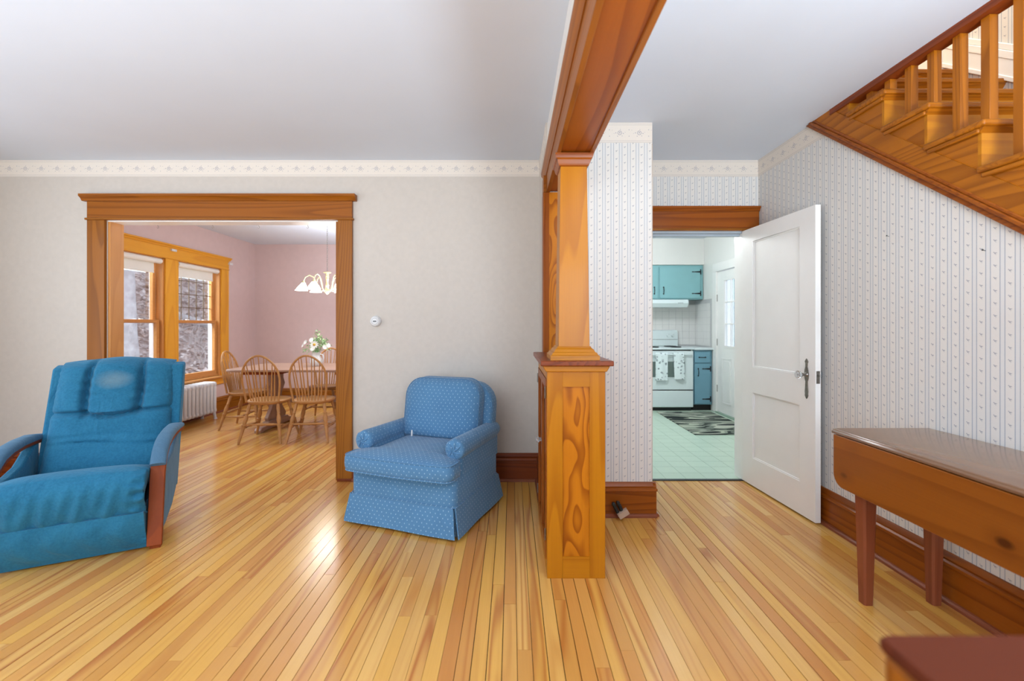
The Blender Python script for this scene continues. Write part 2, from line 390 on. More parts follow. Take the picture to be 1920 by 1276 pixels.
# hall back wall
DX0, DX1, DZ = 1.085, 1.895, 2.03
wh = struct(MB().box(.931, DX0, WY, WY+.02, 0, CZ).box(DX1, XR, WY, WY+.02, 0, CZ).box(DX0, DX1, WY, WY+.02, DZ, CZ).build('wall_hall_back', WPX))
MB().box(.931, XR, WY-.0015, WY, CZ-.135, CZ).build('wallpaper_border', BDX, wh)
struct(MB().box(.931, DX0, WY+.02, WY+.13, 0, CZ).box(DX1, 3.0, WY+.02, WY+.13, 0, CZ).box(DX0, DX1, WY+.02, WY+.13, DZ, CZ).build('wall_kitchen_front', KWALL))
# right wall under the stairs
def sl(y): return 2.607-.772*(2.993-y)       # lower edge of the stringer
wr = struct(MB().prism([(-.25, 0), (WY, 0), (WY, CZ), (2.98, CZ), (-.25, sl(-.25)+.06)], 'X', XR, XR+.05).build('wall_right', WPY))
MB().prism([(WY, CZ-.135), (WY, CZ), (2.99, CZ), (2.99-.135/.772, CZ-.135)], 'X', XR-.0015, XR).build('wallpaper_border', BDY, wr)
# header wall over the colonnade
struct(MB().box(.237, .403, REAR, 2.975, 2.2, CZ).build('wall_header', plain('header_plaster', (226, 222, 216), .6)))
# left and rear walls (with the openings the daylight comes through)
def wall_open(name, mat, axis, a0, a1, c0, c1, holes, z1=CZ):
    """wall in plane; axis 'X' runs along x at y c0..c1, 'Y' runs along y at x c0..c1; holes (h0,h1,z0,z1)"""
    mb = MB(); B = (lambda p, q, r, s_: mb.box(p, q, c0, c1, r, s_)) if axis == 'X' else (lambda p, q, r, s_: mb.box(c0, c1, p, q, r, s_))
    cur = a0
    for h0, h1, z0, zt in sorted(holes):
        B(cur, h0, 0, z1); B(h0, h1, 0, z0); B(h0, h1, zt, z1); cur = h1
    B(cur, a1, 0, z1); return struct(mb.build(name, mat))
wall_open('wall_left', WALL, 'Y', REAR, WY, XL-.15, XL, [(.4, 2.7, .6, 2.2)])
wall_open('wall_rear', WALL, 'X', XL-.15, 3.0, REAR-.15, REAR, [(-3.6, -.4, .55, 2.3), (.6, 1.9, .4, 2.3)])
W1 = (4.63, 5.497); W2 = (5.71, 6.557); WZ0, WZ1 = .53, 2.10
wall_open('wall_dining_left', PINK, 'Y', WY+.13, 7.6, XL-.16, XL, [(W1[0], W1[1], WZ0, WZ1), (W2[0], W2[1], WZ0, WZ1)])
struct(MB().box(XL-.15, .95, 7.44, 7.6, 0, CZ).build('wall_dining_back', PINK))
struct(MB().box(.80, .86, WY+.13, 7.44, 0, CZ).build('wall_dining_right', PINK))
struct(MB().box(.86, .932, WY+.13, 7.44, 0, CZ).build('wall_kitchen_left', KWALL))
struct(MB().box(.93, 3.1, 7.25, 7.4, 0, CZ).build('wall_kitchen_back', KWALL))
KD0, KD1, KDZ = 5.62, 6.53, 2.045
wall_open('wall_kitchen_right', KWALL, 'Y', WY+.13, 7.4, 2.97, 3.1, [(KD0, KD1, 0, KDZ)])
struct(MB().box(1.2, 2.97, 6.93, 7.25, 2.20, CZ).build('wall_kitchen_soffit', KWALL))
# stairwell shell
WPYW = WPY
sf_ = struct(MB().box(2.9, 3.0, REAR, WY+.13, 0, 5.0).box(2.9, 3.0, WY+.13, 4.75, CZ+.12, 5.0).build('wall_stairwell_right', WPYW))
struct(MB().box(1.9, 3.0, 4.6, 4.75, CZ+.12, 5.0).build('wall_stairwell_end', WPX))
struct(MB().box(1.93, XR, -.6, 4.75, CZ+.121, 5.0).build('wall_stairwell_left', WPY))
struct(MB().box(XR, 3.0, -.7, -.6, CZ+.1, 5.0).build('wall_stairwell_front', WPX))
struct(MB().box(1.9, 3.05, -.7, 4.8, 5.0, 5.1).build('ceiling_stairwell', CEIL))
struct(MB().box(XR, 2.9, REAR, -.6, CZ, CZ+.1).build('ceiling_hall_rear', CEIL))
struct(MB().box(XR, 2.9, 2.9, 4.6, CZ+.13, 2.903).build('floor_upstairs', W('stair', 'X')))

# ---- baseboards
BP = [(0, 0), (.022, 0), (.022, .165), (.030, .170), (.028, .182), (.018, .190), (.022, .200), (.016, .212), (.008, .222), (0, .224)]
SH = [(.022, 0), (.042, 0), (.040, .012), (.032, .020), (.022, .022)]
def baseboard(name, segs, kind='base', par=None):
    root = None
    for p0, p1, out in segs:
        ax = 'X' if abs(p1[0]-p0[0]) > abs(p1[1]-p0[1]) else 'Y'
        b = sweep(MB(), p0, p1, out, BP).build(name if root is None else 'base_board', W(kind, ax), root, smooth=25)
        if root is None: root = struct(b)
        sweep(MB(), p0, p1, out, SH).build('shoe_moulding', W('leg', ax), root, smooth=25)
    return root
baseboard('baseboard_back', [((-1.295, WY), (.225, WY), (0, -1)), ((XL, WY), (-3.441, WY), (0, -1)), ((.225, 3.08), (.225, WY), (-1, 0))])
baseboard('baseboard_stub', [((.30, 2.975), (.952, 2.975), (0, -1)), ((.931, 2.955), (.931, WY), (1, 0))], 'redpine')
baseboard('baseboard_right', [((XR, -.25), (XR, WY), (-1, 0))], 'redpine')
baseboard('baseboard_left', [((XL, REAR), (XL, WY), (1, 0))])
baseboard('baseboard_dining', [((XL, WY+.13), (XL, 7.44), (1, 0)), ((XL, 7.44), (.8, 7.44), (0, -1))], 'casing')

# ---- cased opening to the dining room
CT = .025
tr = struct(thing('trim_1')); 
hm = MB().box(-3.441, -1.295, WY-CT, WY, 2.13, 2.268).build('head_casing', W('head', 'X'), tr, bevel=.002)
MB().box(-3.452, -1.284, WY-CT-.012, WY, 2.114, 2.13).build('fillet', W('casing', 'X'), tr, bevel=.004)
sweep(MB(), (-3.478, WY), (-1.262, WY), (0, -1), [(0, 2.268), (CT+.006, 2.268), (CT+.02, 2.290), (CT+.036, 2.300), (CT+.036, 2.318), (0, 2.318)]).build('cap_moulding', W('head', 'X'), tr, smooth=30)
MB().box(-3.441, -3.300, WY-CT, WY, 0, 2.114).build('side_casing', W('casing'), tr, bevel=.002)
MB().box(-1.411, -1.295, WY-CT, WY, 0, 2.114).build('side_casing', W('casing'), tr, bevel=.002)
MB().box(-1.415, -1.290, WY-CT-.008, WY, 0, .022).build('shoe_moulding', W('base', 'X'), tr, bevel=.003)
MB().box(-3.294, -3.275, WY+.004, WY+.13, 0, 2.106).build('side_jamb', W('sash'), tr)
MB().box(-1.435, -1.4166, WY+.0, WY+.13, 0, 2.106).build('side_jamb', W('casing'), tr)
MB().box(-3.294, -1.4166, WY+.002, WY+.13, 2.106, 2.125).build('head_jamb', WHITE, tr)  # wood underside; its reflected glare is put in as white colour
MB().box(-3.44, -3.294, WY+.13, WY+.15, 0, 2.26).box(-1.4166, -1.27, WY+.13, WY+.15, 0, 2.26).box(-3.294, -1.4166, WY+.13, WY+.15, 2.12, 2.26).build('dining_side_casing', W('window', 'X'), tr)
# small cup hooks under the head jamb
hk = MB(); pts = [(0, 0, 0), (0, 0, -.012)]+[(.007*math.sin(a), 0, -.020-.0*a+.008*math.cos(a)) for a in [0.6, 1.3, 2.0, 2.7, 3.4, 4.1, 4.7]]
hme = hk.tube(pts, .0013, 6).mesh('cup_hook', NICKEL, 40)
for k, px in enumerate((296, 399, 485, 577)):
    o = bpy.data.objects.new('cup_hook', hme); COL.objects.link(o); o.location = ((px-960)*3.77/F, 3.77, 2.106)
    tag(o, ['small metal cup hook under the opening header, first from the left jamb', 'small metal cup hook under the opening header, second from the left jamb', 'small metal cup hook under the opening header, third from the left jamb', 'small metal cup hook under the opening header, nearest the chandelier chain'][k], 'hook', 'cup hooks under the dining room header')

# ---- hall doorway trim
t2 = struct(thing('trim_2'))
MB().box(.935, 2.0, WY-CT, WY, 2.045, 2.185).build('head_casing', W('redpine', 'X'), t2, bevel=.002)
sweep(MB(), (.935, WY), (2.003, WY), (0, -1), [(0, 2.185), (CT+.004, 2.185), (CT+.012, 2.2), (CT+.024, 2.21), (CT+.024, 2.222), (0, 2.222)]).build('cap_moulding', W('redpine', 'X'), t2, smooth=30)
MB().box(.935, 2.0, WY-CT-.008, WY, 2.028, 2.045).build('fillet', W('casing', 'X'), t2, bevel=.003)
MB().box(DX1, 2.0, WY-CT, WY, .0, 2.028).build('side_casing', W('redpine'), t2, bevel=.002)
MB().box(.955, DX0, WY-CT, WY, .0, 2.028).build('side_casing', W('redpine'), t2, bevel=.002)
MB().box(DX0, DX0+.018, WY, WY+.13, 0, 2.02).build('side_jamb', WHITE, t2)
MB().box(DX1-.018, DX1, WY, WY+.13, 0, 2.02).build('side_jamb', WHITE, t2)
MB().box(DX0, DX1, WY, WY+.13, 2.012, 2.03).box(DX0, DX1, WY+.04, WY+.08, 1.995, 2.012).build('head_jamb', plain('grey_jamb', (176, 186, 196), .4), t2)

# ---- hall door (open, white, two panels)
hinge = Vector((1.868, 3.638)); free = Vector((1.918, 2.832)); dv = (free-hinge); DL = dv.length
ang = math.atan2(dv.y, dv.x)
door = struct(thing('door_1', loc=(hinge.x, hinge.y, .012), rz=ang))
DH = 2.012; th = .035      # local x along leaf, y>0 side faces +X? (normal to left of direction)
def leaf(mb_frame, name, par, DL, DH, panels, mat, th, s0=1):
    # frame: stiles and rails around recessed panels; local x 0..DL, y 0..th
    xs = sorted({0, DL} | {p[0] for p in panels} | {p[1] for p in panels}); zs = sorted({0, DH} | {p[2] for p in panels} | {p[3] for p in panels})
    fr = MB()
    px0, px1 = min(p[0] for p in panels), max(p[1] for p in panels)
    fr.box(0, px0, 0, th, 0, DH); fr.box(px1, DL, 0, th, 0, DH)
    zz = sorted({(p[2], p[3]) for p in panels}); cur = 0
    for a, b in zz: fr.box(px0, px1, 0, th, cur, a); cur = b
    fr.box(px0, px1, 0, th, cur, DH)
    fr.build(name, mat, par)
# local +y is 90deg left of leaf direction (direction ~ -Y) => +X (wall side). So leaf occupies y 0..th toward the wall.
leaf(None, 'stiles_and_rails', door, DL, DH, [(.143, .665, .215, .725), (.143, .665, .925, 1.905)], WHITE, th)
for z0, z1 in ((.215, .725), (.925, 1.905)):
    MB().box(.143, .665, .011, th-.011, z0, z1).build('door_panel', WHITE, door)
    m = MB()
    for yy, sgn in ((.011, -1), (th-.011, 1)):
        e = .011
        for (a, b, c, d) in ((.143, .665, z0, z0+e), (.143, .665, z1-e, z1), (.143, .143+e, z0, z1), (.665-e, .665, z0, z1)):
            m.box(a, b, min(yy, yy+sgn*.006), max(yy, yy+sgn*.006), c, d)
    m.build('panel_moulding', WHITE, door, bevel=.003)
kx = DL-.075; kz = .93
def plate(y, sgn):
    pr = [(0, .105), (.010, .095), (.016, .085), (.010, .072), (.011, .05), (.018, .03), (.021, .0), (.017, -.025), (.010, -.045), (.012, -.075), (.016, -.11), (.014, -.125), (.016, -.135), (.008, -.15), (0, -.158)]
    poly = [(kx+a, kz+b) for a, b in pr]+[(kx-a, kz+b) for a, b in reversed(pr[1:-1])]
    return MB().prism(poly, 'Y', min(y, y+sgn*.004), max(y, y+sgn*.004))
for y, sgn in ((0, -1), (th, 1)):
    pl = plate(y, sgn).build('escutcheon', NICKEL, door, bevel=.0012)
    MB().lathe((kx, y, kz), (kx, y+sgn*.04, kz), [(0, .016), (.2, .014), (.3, .009), (.8, .009), (.85, .013), (1, .013)], 14).build('knob_shank', NICKEL, pl, smooth=40)
    MB().lathe((kx, y+sgn*.038, kz), (kx, y+sgn*.072, kz), [(0, .012), (.2, .017), (.45, .026), (.75, .027), (.95, .02), (1, .012)], 12).build('door_knob', CRYSTAL, pl)
MB().box(DL, DL+.0015, .006, th-.006, kz-.05, kz+.03).build('latch_plate', NICKEL, door)
MB().box(DL, DL+.012, .013, th-.013, kz-.008, kz+.008).build('latch_bolt', NICKEL, door)

# ---- stairs
st = thing('staircase', 'golden oak staircase rising behind the striped wall with square balusters', 'staircase')
Y0, Z0, RUN, RISE = 1.872, 2.127, .2485, .194
ks = range(-10, 5)
for k in ks:
    yk = Y0+RUN*k; zk = Z0+RISE*k
    if k == 4: tr_ = MB().box(1.99, 2.9, yk, yk+.1, zk-.03, zk).build('tread', W('stair', 'X'), st, bevel=.008, seg=3)
    else:
        tr_ = MB().box(1.972, 2.9, yk, yk+RUN+.035, zk-.028, zk).build('tread', W('stair', 'X'), st, bevel=.009, seg=3)
        MB().prism([(yk+.03, zk-.028), (yk+RUN+.02, zk-.028), (yk+RUN+.02, zk-.05), (yk+.03, zk-.05)], 'X', 1.978, 1.994).build('return_cove', W('stair', 'Y'), tr_, bevel=.006)
    MB().box(1.9935, 2.9, yk+.03, yk+.045, zk-RISE, zk-.028).build('riser', W('pine' if k > -4 else 'stair', 'X'), st)
    MB().prism([(yk+.012, zk-.028), (yk+.03, zk-.028), (yk+.03, zk-.050)], 'X', 1.985, 2.9).build('nosing_cove', W('stair', 'X'), st)
saw = []
for k in ks:
    if k == 4: break
    yk = Y0+RUN*k; zk = Z0+RISE*k
    saw += [(yk+.036, zk-RISE-.028 if k > -10 else 0.0), (yk+.036, zk-.028)]
saw += [(Y0+RUN*4+.03, Z0+RISE*3-.028), (Y0+RUN*4+.03, CZ+.03), (2.993, CZ+.03)] if False else [(2.80, Z0+RISE*3-.028), (2.80, CZ), (2.993, CZ)]
y_end = -.384
poly = saw+[(2.993, 2.607), (y_end+.0, .0)]
MB().prism(poly, 'X', 1.994, 2.02).build('stringer', W('stair', 'Y'), st)
def band(x0, x1, a, b, y0=-.30, y1=2.993):
    return MB().prism([(y0, sl(y0)+a), (y1 if a <= 0 else y1-a/.772, min(CZ, sl(y1)+a)), (y1, CZ), (y1-b/.772 if b > 0 else y1, CZ), (y0, sl(y0)+b)], 'X', x0, x1)
MB().prism([(-.3, sl(-.3)), (2.993, 2.607), (2.993-.15/.772, 2.607), (-.3, sl(-.3)+.15)], 'X', 1.986, 1.995).build('stringer_face_board', W('stair', 'Y'), st)
for a, b, xx in ((-.03, .0, 1.985), (.0, .022, 1.974), (.022, .042, 1.981)):
    MB().prism([(-.3, sl(-.3)+a), (2.993-a/.772, 2.607), (2.993-b/.772, 2.607), (-.3, sl(-.3)+b)], 'X', xx, 1.998).build('stringer_moulding', W('redpine', 'Y'), st, bevel=.004)
MB().box(1.982, 2.055, -.6, 2.80, 2.572, 2.612).build('soffit_trim', W('base', 'Y'), st, bevel=.003)
bs = .037
bi = 0
for k in range(-2, 3):
    for j in (0, 1):
        yb = Y0+RUN*k+.033+j*.124; zb = Z0+RISE*k
        if zb > 2.55 or yb > 2.62: continue
        MB().box(2.012, 2.012+bs, yb-bs/2, yb+bs/2, zb, 2.572).build('baluster', W('stair', 'Z'), st, bevel=.0015)
# white skirt board on the far stair wall
def nz(y): return Z0+(y-Y0)*RISE/RUN
sk = struct(thing('trim_3'))
for a, b, t_ in ((-.02, .11, .018), (.11, .16, .024), (.16, .20, .016), (-.02, .012, .026)):
    MB().prism([(.2, nz(.2)+a), (3.0, nz(3.0)+a), (3.0, nz(3.0)+b), (.2, nz(.2)+b)], 'X', 2.9-t_, 2.9).build('skirt_moulding', WHITE, sk, bevel=.004)
MB().box(2.88, 2.9, 3.0, 4.6, 2.903, 3.14).build('upper_baseboard', WHITE, sk, bevel=.004)

# ---- beam over the colonnade
bm_ = thing('ceiling_beam', 'long orange pine boxed beam running from the column overhead', 'beam')
bx0, bx1, bz = .228, .420, 2.14
MB().box(bx0+.022, bx1-.022, REAR, 2.975, bz+.008, bz+.02).build('soffit_board', W('redpine', 'Y'), bm_)
MB().box(bx0, bx0+.022, REAR, 2.975, bz, bz+.13).build('side_board', W('head', 'Y'), bm_, bevel=.0015)
MB().box(bx1-.022, bx1, REAR, 2.975, bz, bz+.13).build('side_board', W('head', 'Y'), bm_, bevel=.0015)
sweep(MB(), (bx0, REAR), (bx0, 3.08), (-1, 0), [(0, 2.25), (.005, 2.25), (.012, 2.262), (.026, 2.280), (.029, 2.30), (0, 2.30), (-.02, 2.30), (-.02, 2.25)]).build('crown_moulding', W('head', 'Y'), bm_, smooth=30)
sweep(MB(), (bx1, REAR), (bx1, 2.975), (1, 0), [(0, 2.25), (.005, 2.25), (.012, 2.262), (.026, 2.280), (.029, 2.30), (0, 2.30), (-.02, 2.30), (-.02, 2.25)]).build('crown_moulding', W('head', 'Y'), bm_, smooth=30)
MB().box(.208, .2245, 2.976, 3.08, bz, 2.25).box(.208, bx0-.0005, 2.955, 2.976, bz, 2.25).build('end_casing', W('head', 'Y'), bm_)
# pilaster against the stub wall
t4 = struct(thing('trim_4'))
MB().box(.245, .405, 2.957, 2.975, 1.07, 2.14).build('pilaster_board', W('pinepanel'), t4, bevel=.0015)
MB().box(.206, .222, 2.960, 3.08, 0, 2.14).build('corner_casing', W('redpine'), t4, bevel=.0015)
MB().box(.222, .245, 2.962, 2.975, 1.07, 2.14).build('edge_casing', W('redpine'), t4)

# ---- bookcase under the column
bc = thing('bookcase', 'honey pine colonnade bookcase with framed end panel and glazed doors', 'bookcase')
ax0, ax1, ay0, ay1, az = .175, .465, 2.233, 2.957, 1.03
for a, b in ((ax0, ax0+.078), (ax1-.078, ax1)): MB().box(a, b, ay0, ay0+.022, 0, az).build('end_stile', W('pine'), bc, bevel=.0015)
MB().box(ax0+.078, ax1-.078, ay0, ay0+.022, az-.075, az).build('end_rail', W('pine', 'X'), bc)
MB().box(ax0+.078, ax1-.078, ay0, ay0+.022, 0, .105).build('end_rail', W('pine', 'X'), bc)
MB().box(ax0+.078, ax1-.078, ay0+.010, ay0+.018, .105, az-.075).build('end_panel', W('pinepanel'), bc)
MB().box(ax1-.018, ax1, ay0+.022, ay1, 0, az).build('back_panel', W('pine'), bc)
MB().box(ax0+.02, ax1-.02, ay1-.018, ay1, 0, az).build('side_panel', W('pine'), bc)
MB().box(ax0+.012, ax1-.018, ay0+.022, ay1-.018, .06, .08).build('bottom_board', W('pine', 'Y'), bc)
for z in (.38, .7): MB().box(ax0+.03, ax1-.018, ay0+.022, ay1-.018, z, z+.018).build('shelf', W('pine', 'Y'), bc)
MB().box(ax0, ax0+.02, ay0+.022, ay0+.045, 0, az).box(ax0, ax0+.02, ay1-.03, ay1, 0, az).box(ax0, ax0+.02, ay0+.045, ay1-.03, 0, .07).box(ax0, ax0+.02, ay0+.045, ay1-.03, az-.04, az).build('face_frame', W('pine'), bc)
dm = (ay0+.045+ay1-.03)/2
for di, (a, b) in enumerate(((ay0+.047, dm-.001), (dm+.001, ay1-.032))):
    d_ = MB().box(ax0-.004, ax0+.016, a, a+.045, .072, az-.042).box(ax0-.004, ax0+.016, b-.045, b, .072, az-.042).box(ax0-.004, ax0+.016, a+.045, b-.045, .072, .13).box(ax0-.004, ax0+.016, a+.045, b-.045, az-.09, az-.042).build('door', W('redpine'), bc, bevel=.001)
    MB().box(ax0+.004, ax0+.007, a+.04, b-.04, .12, az-.08).build('glass_pane', GLASS, d_)
    ky = b-.022 if di == 0 else a+.022
    MB().lathe((ax0-.004, ky, .60), (ax0-.036, ky, .60), [(0, .006), (.35, .005), (.5, .012), (.8, .013), (1, .007)], 8).build('knob', CRYSTAL, d_)
    hy = a-.001 if di == 0 else b+.001
    for z in (.2, .92): MB().lathe((ax0-.006, hy, z-.03), (ax0-.006, hy, z+.03), [(0, .004), (1, .004)], 8).build('hinge', NICKEL, d_)
MB().prism([(ax0-.006, az), (ax1+.006, az), (ax1+.024, az+.03), (ax0-.024, az+.03)], 'Y', ay0-.012, ay1).build('cornice', W('pine', 'X'), bc, bevel=.004)
MB().box(ax0-.034, ax1+.036, ay0-.036, ay1, az+.03, az+.056).build('top_board', W('base', 'Y'), bc, bevel=.005, seg=3)
# ---- column
CX, CY = .318, 2.375; TZ = az+.056
co = thing('column', 'square tapered honey pine column standing on the bookcase under the beam', 'column', (CX, CY, TZ))
def sq(h, z): return [(-h, -h, z), (h, -h, z), (h, h, z), (-h, h, z)]
HB = 2.14-TZ
MB().loft([sq(.124, 0), sq(.124, .022), sq(.117, .026), sq(.112, .036), sq(.104, .040), sq(.098, .052), sq(.088, .060), sq(.084, .068)]).build('base_moulding', W('pine', 'X'), co, smooth=20)
MB().loft([sq(.080, .060), sq(.068, HB-.06)]).build('shaft', W('pine'), co, bevel=.002)
MB().loft([sq(.070, HB-.062), sq(.076, HB-.058), sq(.082, HB-.046), sq(.085, HB-.030), sq(.093, HB-.024), sq(.097, HB-.012), sq(.097, HB)]).build('capital', W('redpine', 'X'), co, smooth=20)

# ---- dining windows
CAME = plain('brown_muntin', (104, 82, 58), .5)
def window(n, y0, y1, grille):
    wn = struct(thing('window_%d' % n))
    xo = XL-.13
    # frame / side tracks
    m = MB().box(XL-.15, XL, y0-.001, y0+.022, WZ0, WZ1).box(XL-.15, XL, y1-.022, y1+.001, WZ0, WZ1).box(XL-.15, XL, y0, y1, WZ1-.022, WZ1+.001).box(XL-.15, XL-.02, y0, y1, WZ0, WZ0+.03)
    m.build('window_frame', W('sash', 'Z'), wn)
    m = MB().box(XL-.155, XL-.085, y0+.022, y0+.034, WZ0+.03, WZ1-.02).box(XL-.155, XL-.085, y1-.034, y1-.022, WZ0+.03, WZ1-.02)
    m.build('sash_track', WHITE, wn)
    mz = 1.31; a, b = y0+.026, y1-.026; s = .042
    def sash(name, x0, x1, z0, z1, bot, top):
        f = MB().box(x0, x1, a, a+s, z0, z1).box(x0, x1, b-s, b, z0, z1).box(x0, x1, a+s, b-s, z0, z0+bot).box(x0, x1, a+s, b-s, z1-top, z1).build(name, W('sash', 'Y'), wn, bevel=.002)
        MB().box((x0+x1)/2-.002, (x0+x1)/2+.002, a+s-.004, b-s+.004, z0+bot-.004, z1-top+.004).build('glass_pane', GLASS, f)
        return f
    lo = sash('lower_sash', XL-.075, XL-.035, WZ0+.012, mz+.02, .075, .034)
    up = sash('upper_sash', XL-.12, XL-.082, mz-.02, WZ1-.022, .034, .045)
    if grille:
        gm = MB(); n_ = 5
        wdt = (b-s-a-s)
        for q in range(1, n_): yy = a+s+wdt*q/n_; gm = MB().box(XL-.106, XL-.098, yy-.004, yy+.004, mz+.014, WZ1-.067); gm.build('muntin', CAME, up)
        for q in range(1, 4): zz = mz+.014+(WZ1-.067-mz-.014)*q/4; MB().box(XL-.107, XL-.097, a+s, b-s, zz-.004, zz+.004).build('muntin', CAME, up)
    for q in (.3, .7):
        yy = a+(b-a)*q; MB().box(XL-.075, XL-.045, yy-.02, yy+.02, mz+.02, mz+.032).build('sash_lock', WHITE, lo, bevel=.003)
    MB().box(XL-.165, XL-.158, y0, y1, WZ0, WZ1).f
    return wn
window(1, W1[0], W1[1], False); window(2, W2[0], W2[1], True)
t5 = struct(thing('trim_5'))
cw = .165
MB().box(XL, XL+.024, W1[0]-cw, W2[1]+cw, WZ1-.002, WZ1+.125).build('head_casing', W('window', 'Y'), t5, bevel=.002)
sweep(MB(), (XL, W1[0]-cw-.03), (XL, W2[1]+cw+.03), (1, 0), [(0, WZ1+.125), (.028, WZ1+.125), (.04, WZ1+.145), (.055, WZ1+.152), (.055, WZ1+.168), (0, WZ1+.168)]).build('cap_moulding', W('window', 'Y'), t5, smooth=30)
MB().box(XL, XL+.03, W1[0]-cw-.01, W2[1]+cw+.01, WZ1-.014, WZ1-.001).build('fillet', W('window', 'Y'), t5, bevel=.003)
for a, b in ((W1[0]-cw, W1[0]), (W1[1], W2[0]), (W2[1], W2[1]+cw)): MB().box(XL, XL+.022, a, b, WZ0, WZ1-.014).build('side_casing', W('window'), t5, bevel=.002)
MB().box(XL-.03, XL+.055, W1[0]-cw-.03, W2[1]+cw+.03, WZ0-.026, WZ0).build('window_stool', W('sash', 'Y'), t5, bevel=.006, seg=3)
MB().box(XL, XL+.02, W1[0]-cw, W2[1]+cw, WZ0-.12, WZ0-.026).build('apron', W('window', 'Y'), t5, bevel=.003)
for n, (a, b) in enumerate((W1, W2)):
    rs = thing('roller_shade', ['white roller blind wound up at the top of the left dining window, without grille', 'white roller blind at the top of the right dining window, over the small panes'][n], 'blind', (XL-.02, (a+b)/2, WZ1-.055), group='roller blinds')
    hw = (b-a)/2-.03
    MB().lathe((.0, -hw, 0), (.0, hw, 0), [(0, .03), (.01, .034), (.99, .034), (1, .03)], 20).build('roller_tube', BLIND, rs, smooth=40)
    MB().box(-.034, -.032, -hw+.06, hw-.06, -.135, .0).build('blind_cloth', BLIND, rs)
    MB().box(-.040, -.026, -hw+.06, hw-.06, -.150, -.133).build('hem_bar', BLIND, rs, bevel=.004)
for n, (y, z) in enumerate((((W1[1]+W2[0])/2, WZ1+.10), (W2[1]+cw+.015, WZ1+.085))):
    cb = thing('curtain_bracket', ['white curtain rod bracket on the casing between the two dining windows', 'white curtain rod bracket at the far end of the dining window casing'][n], 'bracket', (XL+.024, y, z), group='white curtain rod brackets')
    MB().box(0, .004, -.035, .035, -.012, .012).build('plate', PLASTIC, cb, bevel=.001)
    MB().box(.004, .03, -.03, -.02, -.008, .008).box(.004, .03, .02, .03, -.008, .008).box(.02, .026, -.04, .04, -.014, .014).build('holder', PLASTIC, cb, bevel=.001)

# ================================================================ THINGS
def fabric(name, rgb, rgb2, scale=90, worn=None, bumpd=.4):
    t = NT(name, .85, .2); t.b.inputs['Sheen Weight'].default_value = .25; t.b.inputs['Sheen Roughness'].default_value = .45; t.b.inputs['Sheen Tint'].default_value = lin((170, 205, 225))
    c = t.coord(); n = t.noise(c, scale, 3, .6); n2 = t.noise(c, 7, 3)
    col = t.mix(t.m1('MULTIPLY_ADD', n, .6, t.m1('MULTIPLY', n2, .5)), lin(rgb), lin(rgb2))
    if worn:
        s = t.sep(c); d = None
        for q, (ctr, sc_) in enumerate(zip(worn[0], worn[1])):
            x = t.m1('DIVIDE', t.m1('SUBTRACT', s[q], ctr), sc_); x = t.m1('MULTIPLY', x, x); d = x if d is None else t.m1('ADD', d, x)
        d = t.m1('ADD', d, t.m1('MULTIPLY', n2, .8))
        k = t.ramp(d, [(.1, (1, 1, 1)), (1, (0, 0, 0))]); col = t.mix(t.m1('MULTIPLY', k, .45), col, lin((152, 160, 152)))
    t.color(col)
    wr = t.noise(t.mapping(c, (1, 1, .55)), 9, 3, .55, dist=1.2)
    t.bump(t.m1('ADD', t.m1('MULTIPLY', n, .10*bumpd), wr), .55, .02); return t.m
VEL = fabric('blue_velour', (56, 136, 172), (18, 80, 112))
VELB = fabric('blue_velour_back', (56, 136, 172), (18, 80, 112), worn=((.03, .5, .91), (.15, 1.5, .085)))
VELD = fabric('blue_grey_velour', (92, 126, 150), (66, 102, 130))
# ---- recliner
RW = .378
th_ = math.radians(27.5); ev = Vector((math.cos(th_), math.sin(th_)))
cf = Vector((-1.99, 2.53)); oc = cf-ev*RW
rc = thing('recliner', 'blue velour recliner with tufted back and wooden bentwood arms', 'recliner', (oc.x, oc.y, 0), th_)
BX = .028
def gr(x, c, w_, d): return -d*math.exp(-((x-c)/w_)**2)
def back_front(u, v):
    x = BX*(.4+.6*v)+(u-.5)*2*(.312-.015*v); z = .30+.735*v
    y = .50+.265*v
    edge = (1-abs(2*u-1)**6)*(1-abs(2*v-1)**14)
    bul = .085*edge**.6
    if v > .56:
        mid = .028*(1-min(1, abs(u-.5)/.24)**2); bul += mid*.6
    # seams
    gx = 0
    if v > .50:
        k = min(1, (v-.50)/.06)
        for c in (.5-.21-.02*math.sin((v-.5)*6), .5+.21+.02*math.sin((v-.5)*6)):
            gx += gr(u, c, .030, .062)*k
            # gathers
            gx += .006*math.sin(v*78+14*abs(u-c)*(1 if u > c else -1))*math.exp(-((u-c)/.10)**2)*k
        gx += .004*math.sin(v*115)*math.exp(-((u-1.0)/.06)**2)+.004*math.sin(v*115)*math.exp(-((u-.0)/.06)**2)
    hv = .555-(.035*(1-min(1, abs(u-.5)/.21)**2) if abs(u-.5) < .21 else 0)
    gx += gr(v, hv, .016, .04)
    gx += gr(v, .30+.025*math.sin(u*5+.4), .014, .016)*(1-.35*math.cos(u*9))*.8+gr(v, .35+.03*math.sin(u*4), .02, .008)
    gx += .004*math.sin(u*14+v*9)*math.sin(v*21)
    top = .012*math.sin(PI*min(1, max(0, (u-.29)/.42))) if .29 < u < .71 else 0
    if v > .9: z += top*(v-.9)/.1-.02*(abs(2*u-1)**3)*(v-.9)/.1
    if v > .93: y += .05*((v-.93)/.07)**2
    return (x, y-bul-gx, z)
def back_back(u, v):
    x = BX*(.4+.6*v)+(u-.5)*2*(.302-.015*v); z = .31+.70*v; return (x, .565+.23*v, z)
MB().shell(90, 90, back_front, back_back).build('back_cushion', VELB, rc, smooth=80)
shp = [(.55, .22), (.64, .16), (.735, .6), (.80, .985), (.785, 1.005), (.715, .985), (.60, .5)]
